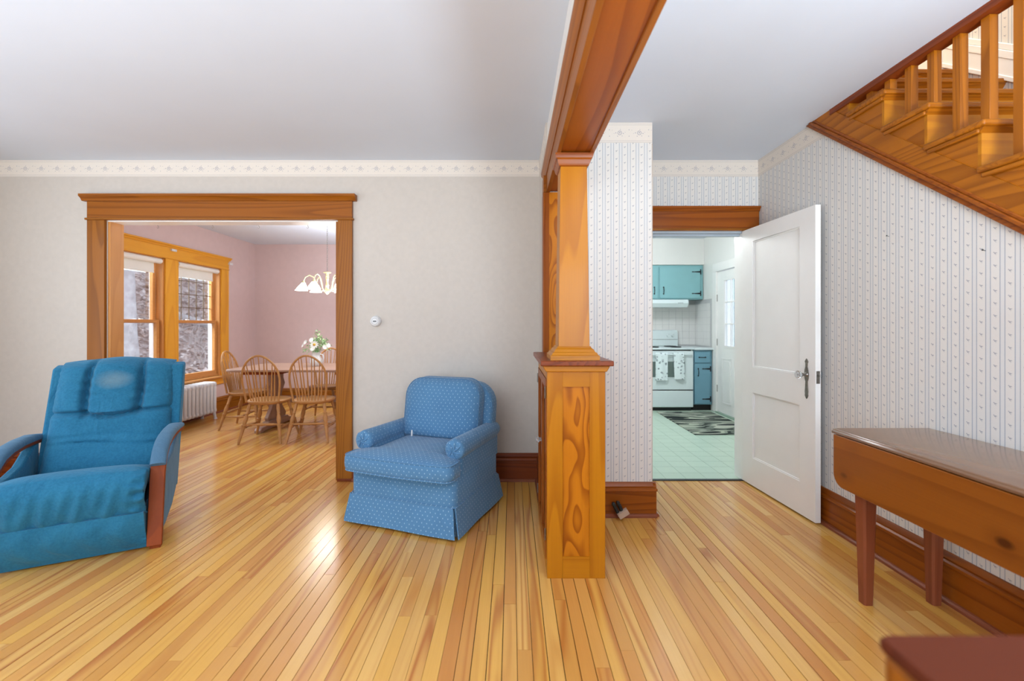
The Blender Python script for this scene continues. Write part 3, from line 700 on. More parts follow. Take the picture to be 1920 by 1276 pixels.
MB().loft([[(x0+xk*z, y, z) for y, z in shp] for x0, xk in ((-.348, .045), (.352, .028))]).build('back_shell', VEL, rc, bevel=.02, seg=3)
# seat: profile swept across with gathers at the edges
prof = [(.60, .34), (.45, .37), (.30, .41), (.18, .445), (.08, .465), (.0, .462), (-.05, .435), (-.072, .39), (-.07, .33), (-.055, .27), (-.03, .225), (.0, .212)]
def cat(P, t):
    n = len(P)-1; f = t*n; i = min(int(f), n-1); f -= i
    p0, p1, p2, p3 = P[max(i-1, 0)], P[i], P[i+1], P[min(i+2, n)]
    return tuple(.5*((2*p1[k])+(-p0[k]+p2[k])*f+(2*p0[k]-5*p1[k]+4*p2[k]-p3[k])*f*f+(-p0[k]+3*p1[k]-3*p2[k]+p3[k])*f**3) for k in (0, 1))
def seat_f(u, v):
    y, z = cat(prof, v); x = (u-.5)*2*.318
    e = (1-abs(2*u-1)**8); y2 = y; 
    sh = .03*(1-e)
    g = .0
    d = min(u, 1-u)
    if v > .3: g += .009*math.sin(v*85+u*8)*math.exp(-(d/.05)**2)
    if v > .5: g += .010*math.sin(u*34+1.5*math.sin(v*9))*math.exp(-((v-.86)/.10)**2)+.006*math.sin(u*61+v*14)*math.exp(-((v-.75)/.14)**2)+.012*math.exp(-((u-.97-.02*math.sin(v*50))/.05)**2)*math.sin(v*60)*(v>.3)
    if v < .5: z += .012*(1-(2*u-1)**2)
    nrm = (0, 1) if v < .45 else (-1, .2)
    return (x, y+nrm[0]*(g-sh)*1.0, z+nrm[1]*(g-sh))
def seat_b(u, v):
    y, z = cat(prof, v); x = (u-.5)*2*.30
    return (x, y*.8+.10, max(.205, z-.12))
MB().shell(100, 70, seat_f, seat_b).build('seat_cushion', VEL, rc, smooth=80)
def foot_f(u, v):
    x = (u-.5)*2*.315; z = .235-.226*v; y = -.045+.065*v+.02*v*v
    d = min(u, 1-u)
    y -= .022*math.sin(PI*min(1, v*1.05))*(1-abs(2*u-1)**8)
    y -= .005*math.sin(u*30+2*math.sin(v*4))*math.sin(PI*v)+.003*math.sin(v*60)*math.exp(-(d/.04)**2)
    return (x, y, z)
MB().shell(90, 26, foot_f, lambda u, v: ((u-.5)*2*.30, .10, .23-.19*v)).build('footrest', VEL, rc, smooth=80)
MB().box(-.30, .30, .08, .56, .05, .24).box(-.24, .24, .12, .5, .0, .05).build('base', VELD, rc, bevel=.01)
side = [(.03, .055), (.20, .075), (.38, .12), (.50, .19), (.575, .28), (.60, .40), (.60, .56), (.52, .53), (.40, .46), (.25, .43), (.12, .42), (.07, .30)]
arm_path = [(.012, .02), (.035, .14), (.065, .28), (.090, .40), (.115, .452), (.155, .498), (.215, .533), (.30, .553), (.42, .562), (.55, .560), (.66, .550)]
def ribbon(path, x0, x1, off0, off1):
    P = [Vector(p) for p in path]; n = len(P); nm = []
    for i in range(n):
        d = (P[min(i+1, n-1)]-P[max(i-1, 0)]).normalized(); nm.append(Vector((-d.y, d.x)))
    return MB().loft([[(x0, *(P[i]+nm[i]*off0)), (x1, *(P[i]+nm[i]*off0)), (x1, *(P[i]+nm[i]*off1)), (x0, *(P[i]+nm[i]*off1))] for i in range(n)])
for sgn in (-1, 1):
    a, b = sorted((sgn*.318, sgn*.388)); ia, ib = sorted((sgn*.322, sgn*.372))
    MB().prism(side, 'X', ia, ib).build('side_panel', VELD if sgn > 0 else VEL, rc, bevel=.012, seg=3)
    ar = ribbon(arm_path, a, b, -.012, .014).build('arm', W('recarm'), rc, bevel=.003, smooth=50)
    P = [Vector(p) for p in arm_path[4:]]; P[0] = Vector((.104, .44)); n = len(P); rings = []
    for i in range(n):
        d = (P[min(i+1, n-1)]-P[max(i-1, 0)]).normalized(); q = Vector((-d.y, d.x)); ctr = P[i]+q*.022; hh = .026 if 0 < i < n-1 else .018
        rings.append([((a+b)/2+.039*math.copysign(abs(math.cos(t))**.7, math.cos(t)), *(ctr+q*hh*math.copysign(abs(math.sin(t))**.8, math.sin(t)))) for t in [2*PI*k/16 for k in range(16)]])
    MB().loft(rings).build('arm_pad', VELD, ar, smooth=60)
    MB().box(a+.01, b-.01, .02, .06, 0, .03).build('foot', W('recarm'), rc)

# ---- dotted armchair
def dots():
    t = NT('blue_dotted_upholstery', .85, .2); uv = t.n('ShaderNodeTexCoord').outputs['UV']; s = t.sep(uv)
    t.b.inputs['Sheen Weight'].default_value = .2
    P, Q = .034, .042
    def lat(ox, oy):
        x = t.m1('MULTIPLY', t.m1('SUBTRACT', t.m1('FRACT', t.m1('ADD', t.m1('DIVIDE', s[0], P), ox)), .5), P)
        y = t.m1('MULTIPLY', t.m1('SUBTRACT', t.m1('FRACT', t.m1('ADD', t.m1('DIVIDE', s[1], Q), oy)), .5), Q)
        y = t.m1('MULTIPLY', y, .7)
        return t.m1('LESS_THAN', t.m1('SQRT', t.m1('ADD', t.m1('MULTIPLY', x, x), t.m1('MULTIPLY', y, y))), .0027)
    k = t.m1('MAXIMUM', lat(0, 0), lat(.5, .5)); c = t.coord(); n = t.noise(c, 160, 2); n2 = t.noise(c, 6, 2)
    col = t.mix(t.m1('MULTIPLY_ADD', n, .4, t.m1('MULTIPLY', n2, .5)), lin((92, 138, 174)), lin((66, 108, 146)))
    t.color(t.mix(t.m1('MULTIPLY', k, .7), col, lin((166, 196, 214)))); t.bump(t.m1('ADD', t.m1('MULTIPLY', n, .06), t.noise(c, 7, 2, .5, dist=.8)), .5, .02); return t.m
DOT = dots()
ta = -math.radians(20)
ac = thing('armchair', 'blue armchair with tiny white dots, rolled arms and pleated skirt', 'armchair', (-.70, 2.727, 0), ta)
MB().loft([[(x, y, z) for x, y in rrect(-.375+g, .375-g, .03+g, .72-g, .05-g)] for z, g in ((.03, .01), (.18, .0), (.34, .0), (.36, .012))]).build('body', DOT, ac, smooth=50)
# skirt panels
def skirt(p0, p1, out, name='skirt_panel'):
    p0, p1, out = Vector(p0), Vector(p1), Vector(out); d = (p1-p0)
    def f(u, v):
        p = p0+d*(.5+(u-.5)*(1-.0*v))+out*(.004+.030*(1-v)+.003*math.sin(u*9+1)*(1-v)); 
        ex = d.normalized()*((u-.5)*2*.024*(1-v)); p = p+ex
        return (p.x, p.y, .018+.165*v)
    def g(u, v): a = f(u, v); return (a[0]-out.x*.006, a[1]-out.y*.006, a[2])
    MB().shell(24, 5, f, g).build(name, DOT, ac, smooth=50)
skirt((-.368, .028), (.368, .028), (0, -1)); skirt((.377, .035), (.377, .71), (1, 0)); skirt((-.377, .71), (-.377, .035), (-1, 0)); skirt((.36, .722), (-.36, .722), (0, 1))
for sx in (-1, 1):     # kick pleats in the corners
    MB().loft([[(sx*.360, .045, z), (sx*(.385+k), .034-k, z), (sx*.375, .06, z), (sx*.352, .06, z)] for z, k in ((.02, .004), (.18, -.012))]).build('kick_pleat', DOT, ac, smooth=30)
    MB().lathe((sx*.30, .08, 0), (sx*.30, .08, .04), [(0, .02), (1, .024)], 10).build('foot', W('chair'), ac, smooth=40)
    MB().lathe((sx*.30, .66, 0), (sx*.30, .66, .04), [(0, .02), (1, .024)], 10).build('foot', W('chair'), ac, smooth=40)
def tubeseam(pts, name='piping', par=None, r=.0045, closed=True): return MB().tube(pts, r, 6, closed).build(name, DOT, par, smooth=60)
zz = .185; tubeseam([(x, y, zz) for x, y in rrect(-.380, .380, .025, .725, .05)], par=ac)
# arms: panel below and roll
for sx in (-1, 1):
    x0, x1 = sorted((sx*.275, sx*.372))
    arm = MB().loft([[(x, y, z) for x, y in rrect(x0+g, x1-g, .12+g, .74-g, .035-g*.5)] for z, g in ((.33, 0), (.50, 0), (.54, .012))]).build('arm', DOT, ac, smooth=50)
    rings = []
    for k, (y, r) in enumerate(((.095, .018), (.097, .040), (.103, .056), (.115, .064), (.14, .066), (.3, .063), (.5, .061), (.68, .06), (.74, .05), (.755, .03))):
        rings.append([(sx*.332+1.02*r*math.cos(t), y, .505+r*math.sin(t)+.004*math.sin(7*t+k)*(k < 4)) for t in [2*PI*q/28 for q in range(28)]])
    MB().loft(rings).build('arm_roll', DOT, arm, smooth=70)
    # gathered rosette at the arm front
    m = MB()
    for q in range(7):
        t0 = 2*PI*q/7; m.tube([(sx*.332+.010*math.cos(t0), .090, .505+.010*math.sin(t0)), (sx*.332+.034*math.cos(t0+.4), .094, .505+.034*math.sin(t0+.4)), (sx*.332+.056*math.cos(t0+.6), .106, .505+.056*math.sin(t0+.6))], [.003, .0055, .003], 6)
    m.build('arm_gathers', DOT, arm, smooth=70)
# seat T cushion
def T_out(g=0):
    P = []
    def arc(cx, cy, r, a0, a1, n=5):
        for i in range(n+1): t = math.radians(a0+(a1-a0)*i/n); P.append((cx+r*math.cos(t), cy+r*math.sin(t)))
    arc(.265, .55, .02, 0, 90); arc(-.265, .55, .02, 90, 180); P.append((-.285, .14)); P.append((-.30, .115)); arc(-.345, .075, .04, 90, 180)
    arc(-.335, .01, .05, 180, 270); P.append((-.15, -.052)); P.append((0, -.056)); P.append((.15, -.052)); arc(.335, .01, .05, 270, 360); arc(.345, .075, .04, 0, 90); P.append((.30, .115)); P.append((.285, .14))
    return P
TO = T_out(); c0 = (0, .15); R = []
for k, z in ((.2, .348), (.90, .345), (.975, .352), (1.0, .37), (1.006, .395), (1.0, .43), (.975, .447), (.93, .453), (.8, .462), (.55, .474), (.3, .480), (.05, .482)): R.append(srr(TO, c0, k, z))
sc_ = MB().loft(R).build('seat_cushion', DOT, ac, smooth=60)
tubeseam(srr(TO, c0, .985, .446), par=sc_); tubeseam(srr(TO, c0, .985, .353), par=sc_)
# outer back and back cushion
def bout(w_, h0, h1, r, n=8):
    P = [(-w_, h0), (w_, h0), (w_, h1-r)]
    for i in range(1, n+1): t = PI/2*i/n; P.append((w_-r+r*math.cos(t), h1-r+r*math.sin(t)))
    for i in range(n+1): t = PI/2+PI/2*i/n; P.append((-w_+r+r*math.cos(t), h1-r+r*math.sin(t)))
    return P
def lean(P, c, k, y): return [(c[0]+(x-c[0])*k, y+.16*(c[1]+(z-c[1])*k-.4), c[1]+(z-c[1])*k) for x, z in P]
BO = bout(.355, .30, .845, .17); cc = (0, .55)
MB().loft([lean(BO, cc, k, y) for k, y in ((.3, .595), (.93, .595), (.985, .61), (1.0, .64), (1.0, .69), (.98, .715), (.93, .725), (.3, .725))]).build('outer_back', DOT, ac, smooth=60)
BI = bout(.300, .455, .875, .13); cb = (0, .66)
bcn = MB().loft([lean(BI, cb, k, y) for k, y in ((.02, .435), (.3, .437), (.55, .443), (.75, .453), (.88, .468), (.955, .488), (.99, .505), (1.005, .535), (1.0, .575), (.97, .605), (.9, .612), (.3, .612))]).build('back_cushion', DOT, ac, smooth=70)
tubeseam(lean(BI, cb, .992, .502), par=bcn); tubeseam(lean(BI, cb, .992, .592), par=bcn)
tubeseam(lean(BO, cc, .992, .612)[2:], par=ac, closed=False)
MB().lathe((-.165, .42, .478), (-.160, .415, .52), [(0, .006), (.6, .007), (1, .004)], 8).build('zip_pull', PLASTIC, bcn, smooth=40)

# ---- windsor chairs
LEGP = [(0, .011), (.06, .012), (.40, .019), (.44, .019), (.455, .0235), (.475, .0235), (.49, .015), (.52, .018), (.60, .0235), (.68, .020), (.74, .013), (.76, .019), (.78, .013), (.88, .0185), (1, .014)]
STP = [(0, .007), (.12, .009), (.2, .013), (.24, .008), (.4, .012), (.5, .018), (.6, .012), (.76, .008), (.8, .013), (.88, .009), (1, .007)]
def windsor(label, loc, rz):
    r = thing('windsor_chair', label, 'chair', loc, rz, 'wooden windsor chairs around the dining table')
    # local: front = +y, backrest at -y ; seat z .44
    so = []
    for i in range(28):
        t = 2*PI*i/28; x = .215*math.copysign(abs(math.cos(t))**.75, math.cos(t)); y = .205*math.copysign(abs(math.sin(t))**.8, math.sin(t))
        if y < 0: x *= 1-.12*(-y/.205)
        so.append((x, y))
    seat = MB().loft([srr(so, (0, 0), k, z) for k, z in ((.3, .405), (.86, .408), (.95, .418), (1, .432), (1, .440), (.975, .447), (.90, .447), (.6, .438), (.2, .434))]).build('seat', W('chair', 'X'), r, smooth=60)
    bow = []
    for i in range(25):
        t = PI*i/24; c, s = math.cos(t), math.sin(t)
        w_ = .165+.055*math.sin(PI*min(1, s*.75))
        x = c*(w_ if s > .02 else .165); h = .50*s**.72
        bow.append((x, -.150-.045*s**1.5-.19*h*.55-.015, .44+h))
    MB().tube(bow, .0115, 8).build('bow', W('chair'), r, smooth=60)
    for i in range(9):
        f = (i+1)/10; ux = (f-.5)*2
        tt = None; xt = ux*.205
        # find bow point at x=xt
        best = min(bow[3:-3], key=lambda p: abs(p[0]-xt))
        xb = ux*.15; yb = -.172+.03*(ux*ux)
        MB().lathe((xb, yb, .435), best, [(0, .0065), (.3, .0085), (1, .0045)], 6).build('spindle', W('chair'), r, smooth=60)
    L = {}
    for sx in (-1, 1):
        for sy, yf, yt in ((1, .225, .14), (-1, -.235, -.13)):
            p0 = Vector((sx*(.235 if sy > 0 else .215), yf, 0)); p1 = Vector((sx*.145, yt, .41)); L[(sx, sy)] = (p0, p1)
            MB().lathe(p0, p1, LEGP, 10).build('leg', W('chair'), r, smooth=50)
    at = lambda k, h: L[k][0].lerp(L[k][1], h/.41)
    MB().lathe(at((-1, -1), .2), at((1, -1), .2), STP, 8).build('stretcher', W('chair', 'X'), r, smooth=50)
    sides = []
    for sx in (-1, 1):
        a, b = at((sx, -1), .16), at((sx, 1), .16); sides.append(a.lerp(b, .5)); MB().lathe(a, b, STP, 8).build('stretcher', W('chair', 'Y'), r, smooth=50)
    MB().lathe(sides[0], sides[1], STP, 8).build('stretcher', W('chair', 'X'), r, smooth=50)
    return r
chB = windsor('brown windsor chair seen from behind, left one on the near side of the table', (-2.70, 4.985, 0), math.radians(5))
def place(src, label, loc, rz):
    c = dup(src); c['label'] = label; c.location = loc; c.rotation_euler = (0, 0, rz); return c
place(chB, 'brown windsor chair with its back to us, right one next to the opening casing', (-2.215, 5.02, 0), math.radians(6))
place(chB, 'pale windsor chair at the window end of the dining table, seen from its side', (-3.30, 5.60, 0), math.radians(-84))
place(chB, 'windsor chair on the far side of the dining table, partly hidden behind the vase', (-2.53, 6.06, 0), math.radians(184))
# ---- dining table
dt = thing('dining_table', 'brown trestle dining table with rounded corners under the chandelier', 'table', (-2.42, 5.63, 0))
tp = rrect(-.93, .93, -.47, .47, .12, 8)
MB().loft([[(x, y, z) for x, y in srr2] for z, srr2 in ((.722, rrect(-.92, .92, -.46, .46, .11, 8)), (.728, tp), (.744, tp), (.75, rrect(-.924, .924, -.464, .464, .115, 8)))]).build('tabletop', W('dtable', 'X'), dt, smooth=40)
for sx in (-1, 1):
    MB().box(sx*.55-.21, sx*.55+.21, -.36, .36, .68, .722).build('cleat', W('recarm', 'X'), dt, bevel=.003)
    hg = [(-.20, .10), (-.22, .14), (-.13, .24), (-.10, .32), (-.12, .42), (-.19, .52), (-.15, .60), (-.16, .68)]
    poly = [(y, z) for y, z in hg]+[(-y, z) for y, z in reversed(hg)]
    MB().prism(poly, 'X', sx*.55-.022, sx*.55+.022).build('trestle', W('dtable'), dt, bevel=.004)
    ft = [(-.40, 0), (-.36, .0), (-.34, .012), (.34, .012), (.36, 0), (.40, 0), (.405, .03), (.38, .055), (.28, .065), (.22, .10), (-.22, .10), (-.28, .065), (-.38, .055), (-.405, .03)]
    MB().prism(ft, 'X', sx*.55-.04, sx*.55+.04).build('trestle_foot', W('dtable', 'Y'), dt, bevel=.006)
MB().box(-.55, .55, -.015, .015, .30, .38).build('stretcher', W('dtable', 'X'), dt, bevel=.003)
# ---- vase and flowers
vx, vy = -2.475, 5.66
va = thing('vase', 'white ribbed ceramic pitcher vase on the dining table', 'vase', (vx, vy, .75))
rg = []
for t, r in ((0, .052), (.008, .058), (.03, .066), (.06, .070), (.09, .064), (.12, .050), (.145, .043), (.165, .048), (.175, .052), (.170, .046), (.14, .036), (.03, .04)):
    rg.append([(r*(1+.04*math.cos(16*a))*math.cos(a), r*(1+.04*math.cos(16*a))*math.sin(a), t) for a in [2*PI*k/64 for k in range(64)]])
MB().loft(rg).build('body', CERAMIC, va, smooth=60)
MB().tube([(.05, 0, .15), (.085, 0, .14), (.095, 0, .10), (.085, 0, .06), (.066, 0, .045)], .007, 8).build('handle', CERAMIC, va, smooth=60)
GREEN = NT('leaf_green', .5); g_ = GREEN.n('ShaderNodeNewGeometry').outputs['Random Per Island']
GREEN.color(GREEN.ramp(g_, [(0, lin((90, 150, 80))), (.4, lin((140, 186, 110))), (.7, lin((180, 205, 160))), (1, lin((110, 160, 120)))])); GREEN = GREEN.m
PETAL = plain('white_petals', (240, 240, 230), .6, .03); YEL = plain('flower_centre', (214, 170, 60), .8, .1)
bq = thing('flower_bouquet', 'white and green flower bouquet with a yellow-centred bloom in the vase', 'flowers', (vx, vy, .75))
stm = MB(); lf = MB(); rnd = random.Random(3)
heads = []
for i in range(26):
    a = rnd.uniform(0, 2*PI); rr = rnd.uniform(.02, .16); h = .30+rnd.uniform(-.06, .08)-rr*.35
    if i == 0: a, rr, h = .5, .02, .42
    tip = Vector((rr*math.cos(a)*1.05, rr*math.sin(a)*.8, h)); stm.tube([(0.02*math.cos(a), .02*math.sin(a), .03), (tip.x*.35, tip.y*.35, .19), tuple(tip)], .0018, 5)
    heads.append(tip)
    for q in range(15):
        c = tip+Vector((rnd.gauss(0, .022), rnd.gauss(0, .022), rnd.gauss(-.015, .022))); d = Vector((rnd.gauss(0, 1), rnd.gauss(0, 1), rnd.gauss(0, 1))).normalized(); e = d.cross(Vector((rnd.gauss(0, 1), rnd.gauss(0, 1), rnd.gauss(0, 1)))).normalized()
        L_ = rnd.uniform(.010, .019); w_ = L_*.5
        lf.add([c-d*L_, c+e*w_, c+d*L_, c-e*w_, ], [(0, 1, 2, 3)])
stm.build('stems', plain('stem_green', (110, 150, 100), .6), bq, smooth=60)
o = lf.build('leaves', GREEN, bq); o['kind'] = 'stuff'
def bloom(c, r, nrm, n=11, ctr=True):
    c = Vector(c); nrm = Vector(nrm).normalized(); a = nrm.cross(Vector((0, 0, 1))).normalized(); b = nrm.cross(a); m = MB()
    for k in range(n):
        t = 2*PI*k/n; d = a*math.cos(t)+b*math.sin(t); s_ = nrm.cross(d)
        m.add([c, c+d*r*.5+s_*r*.22+nrm*.004, c+d*r+nrm*.008, c+d*r*.5-s_*r*.22+nrm*.004, c-nrm*.003], [(0, 1, 2, 3), (4, 3, 2, 1)])
    f = m.build('bloom', PETAL, bq)
    if ctr: MB().lathe(c, c+nrm*.012, [(0, r*.3), (.7, r*.27), (1, r*.1)], 12).build('bloom_centre', YEL, f, smooth=60)
bloom((.035, -.13, .275), .058, (.15, -1, .25)); 
for c in ((-.10, -.07, .30), (-.03, -.06, .33), (.13, -.05, .24), (-.15, -.03, .26), (.16, -.02, .26), (.0, -.10, .22)): bloom(c, .034, (c[0], c[1]-.1, .08), 14, False)
# ---- chandelier
HX, HY = -2.322, 5.63
ch = thing('chandelier', 'cream and brass chandelier with glowing glass shades over the dining table', 'chandelier', (HX, HY, 0))
lk = MB(); z = CZ-.03
k = 0
while z > 1.95:
    pts = [((.007*math.cos(t) if k % 2 else 0), (0 if k % 2 else .007*math.cos(t)), z-.014+.017*math.sin(t)) for t in [2*PI*q/10 for q in range(10)]]
    lk.tube(pts, .0017, 5, True); z -= .027; k += 1
lk.build('chain', NICKEL, ch, smooth=60)
MB().lathe((0, 0, CZ), (0, 0, CZ-.03), [(0, .06), (.5, .055), (1, .015)], 20).build('ceiling_canopy', BRASS, ch, smooth=40)
MB().lathe((0, 0, 1.935), (0, 0, 1.65), [(0, .012), (.02, .046), (.05, .046), (.07, .02), (.2, .018), (.22, .024), (.25, .018), (.34, .022), (.4, .014), (.55, .017), (.6, .024), (.66, .018), (.8, .026), (.88, .034), (.95, .02), (1, .004)], 20).build('centre_stem', BRASS, ch, smooth=40)
SHADE = emit('lit_glass_shade', (255, 252, 246), 9.0)
for q in range(6):
    t = 2*PI*q/6+.35; c, s = math.cos(t), math.sin(t)
    ap = [(.02, 1.71), (.07, 1.69), (.11, 1.73), (.13, 1.80), (.16, 1.865), (.205, 1.885), (.25, 1.86), (.272, 1.81)]
    a_ = MB().tube([(r*c, r*s, z) for r, z in ap], .006, 8).build('arm', BRASS, ch, smooth=60)
    MB().lathe((.272*c, .272*s, 1.815), (.272*c, .272*s, 1.78), [(0, .008), (.4, .02), (1, .022)], 12).build('socket', BRASS, a_, smooth=40)
    rings = []
    for zz_, r in ((0, .022), (.02, .034), (.045, .050), (.065, .056), (.085, .066), (.092, .074)):
        rings.append([(.272*c+r*(1+(.07*math.cos(8*p) if zz_ > .06 else 0))*math.cos(p)+zz_*.25*c, .272*s+r*(1+(.07*math.cos(8*p) if zz_ > .06 else 0))*math.sin(p)+zz_*.25*s, 1.785-zz_) for p in [2*PI*k/32 for k in range(32)]])
    MB().loft(rings).build('glass_shade', SHADE, a_, smooth=60)

# ---- radiator
rd = thing('radiator', 'white cast iron column radiator under the dining window', 'radiator', (XL+.16, 4.75, 0))
def section(leg):
    m = MB()
    for q, xo in enumerate((-.075, 0, .075)): m.loft([[(xo+.026*math.cos(t)*k, .0225*math.sin(t)*k, z) for t in [2*PI*i/10 for i in range(10)]] for z, k in ((.095, .6), (.11, .95), (.14, 1), (.44, 1), (.47, .95), (.485, .6))])
    m.loft([[(.105*k*math.copysign(abs(math.cos(t))**.5, math.cos(t)), .026*k*math.copysign(abs(math.sin(t))**.7, math.sin(t)), z) for t in [2*PI*i/16 for i in range(16)]] for z, k in ((.43, .88), (.45, 1), (.47, 1), (.492, .93), (.50, .7))])
    m.loft([[(.105*k*math.copysign(abs(math.cos(t))**.5, math.cos(t)), .024*k*math.copysign(abs(math.sin(t))**.7, math.sin(t)), z) for t in [2*PI*i/16 for i in range(16)]] for z, k in ((.085, .85), (.10, 1), (.13, 1), (.145, .9))])
    if leg:
        for sx in (-1, 1): m.loft([[(sx*.07+.02*k*math.cos(t)+sx*o_, .02*k*math.sin(t), z) for t in [2*PI*i/8 for i in range(8)]] for z, k, o_ in ((0, 1.1, .022), (.02, .8, .018), (.06, .9, .008), (.10, 1.2, 0))])
    return m
sm = [section(False).mesh('radiator_section', RADP, 50), section(True).mesh('radiator_section', RADP, 50)]
NS = 20
for q in range(NS): inst('radiator_section', sm[1 if q in (0, NS-1) else 0], rd, (0, q*.0685+.02, 0))
# ---- thermostat
thm = thing('thermostat', 'small round white thermostat on the plain beige wall', 'thermostat', ((705-960)*WY/F, WY, 1.295))
MB().lathe((0, 0, 0), (0, -.026, 0), [(0, .044), (.5, .044), (.8, .040), (1, .036)], 32).build('body', PLASTIC, thm, smooth=40)
MB().lathe((-.0, -.026, 0), (-.0, -.036, 0), [(0, .034), (.7, .034), (1, .030)], 32).build('dial', PLASTIC, thm, smooth=40)
MB().lathe((-.0, -.036, 0), (-.0, -.0368, 0), [(0, .026), (1, .026)], 32).build('face', plain('grey_ring', (170, 172, 176), .4), thm)
MB().lathe((-.0, -.0368, 0), (-.0, -.0374, 0), [(0, .022), (1, .022)], 32).build('face_centre', PLASTIC, thm)
MB().box(-.014, .014, -.038, -.0374, -.006, .005).build('display', plain('display_dark', (90, 92, 94), .3), thm)
# ---- drop leaf table
TX, TY1, TY0, TT = 1.541, 2.133, .95, .77
tb = thing('drop_leaf_table', 'brown wooden drop leaf table with tapered legs against the striped wall', 'table')
MB().prism([(TX-.012, TT-.022), (TX-.012, TT-.012), (TX-.006, TT-.008), (TX-.004, TT-.002), (TX+.002, TT), (1.995, TT), (1.995, TT-.022)], 'Y', TY0, TY1+.012).build('tabletop', wood('tabletop_wood', (128, 96, 72), (98, 66, 46), 'Y', 3, 3, .22, .5, coat=.6), tb, bevel=.002)
def leafpoly():
    P = [(TY0, TT-.026), (TY0, .505)]; r = .06
    for i in range(7): t = -PI/2+PI/2*i/6; P.append((TY1-r+r*math.cos(t), .505+r+r*math.sin(t)))
    return P+[(TY1, TT-.026)]
MB().prism(leafpoly(), 'X', TX-.012, TX+.008).build('drop_leaf', W('table', 'Y'), tb, bevel=.003)
MB().prism(leafpoly(), 'X', 1.975, 1.995).build('drop_leaf', W('table', 'Y'), tb, bevel=.003)
MB().box(1.60, 1.93, 1.05, 2.06, TT-.12, TT-.022).build('apron', W('table', 'Y'), tb)
for lx in (1.607, 1.915):
    for ly in (2.035, 1.08):
        MB().loft([[(lx+a*h*.5*s1, ly+b*h*.5, z) for a, b in ((-1, -.7), (-.7, -1), (.7, -1), (1, -.7), (1, .7), (.7, 1), (-.7, 1), (-1, .7))] for z, h, s1 in ((0, .042, 1), (TT-.12, .072, 1), (TT-.03, .074, 1))]).build('leg', W('leg'), tb, smooth=20)
# ---- near furniture corner
fy = .50; sb = thing('sideboard', 'reddish brown wooden sideboard top corner, blurred, at the near bottom right', 'sideboard')
zt = 1.26-.687*fy; xc = .808*fy
MB().loft([[(x, y, z) for x, y in rrect(xc+g, 1.35-g, -.35+g, fy-g, .012)] for z, g in ((zt-.014, .002), (zt-.010, 0), (zt-.004, 0), (zt, .003))]).build('top_board', W('door', 'X'), sb, smooth=40)
MB().box(xc+.004, 1.34, -.34, fy-.004, .08, zt-.014).build('carcass', W('head'), sb, bevel=.01)
MB().box(xc+.04, 1.31, -.30, fy-.04, 0, .08).build('plinth', W('door', 'X'), sb)
# ---- outlet by the stub baseboard
ol = thing('cable_clamp', 'small black clamp with a pale wooden block on the floor by the stub baseboard', 'clamp', (.70, 2.925, 0))
Mr = Matrix.Translation((.018, -.032, .047)) @ Matrix.Rotation(math.radians(-32), 4, 'Y') @ Matrix.Rotation(math.radians(12), 4, 'X')
MB().box(-.036, .036, -.014, .014, -.019, .019, Mr).build('wooden_block', plain('pale_wood_block', (196, 172, 152), .6), ol, bevel=.002)
m = MB()
for q in range(5):
    for sx in (-.014, .014):
        m.lathe((sx-.004-.006*q, -.012, .06+.012*q+.3*sx), (sx-.004-.006*q, -.034, .06+.012*q+.3*sx), [(0, .012), (.8, .012), (1, .007)], 10)
m.build('black_ribs', IRON, ol, smooth=40)
# ---- small nails on the right wall
for n, (px, py) in enumerate(((1667, 443), (1848, 470))):
    Y = XR*F/(px-960); z = EYE+(610-py)*Y/F
    nl = MB().lathe((XR, Y, z), (XR-.014, Y, z+.004), [(0, .0012), (.8, .0012), (.85, .0035), (1, .0035)], 8).build('nail', IRON)
    nl.data.update(); tag(nl, ['dark picture nail in the striped wall above the open door top, left one', 'dark picture nail in the striped wall near the stair stringer, right one'][n], 'nail', 'picture nails in the striped wall')
# ---- curtain rod on the left wall (only its tip is in view)
cr = thing('curtain_rod', 'dark curtain rod tip entering the picture at the left edge', 'curtain rod', (-4.118, 0, 2.275))
MB().lathe((0, .2, 0), (0, 3.40, 0), [(0, .008), (1, .008)], 10).build('rod', IRON, cr, smooth=40)
MB().lathe((0, 3.40, 0), (0, 3.50, 0), [(0, .008), (.15, .014), (.3, .008), (.6, .018), (.85, .010), (1, .002)], 12).build('finial', IRON, cr, smooth=40)
for y in (.3, 3.3): MB().box(XL+4.118, .0, y-.006, y+.006, -.006, .006).box(XL+4.118, XL+4.124, y-.02, y+.02, -.03, .03).build('bracket', IRON, cr)

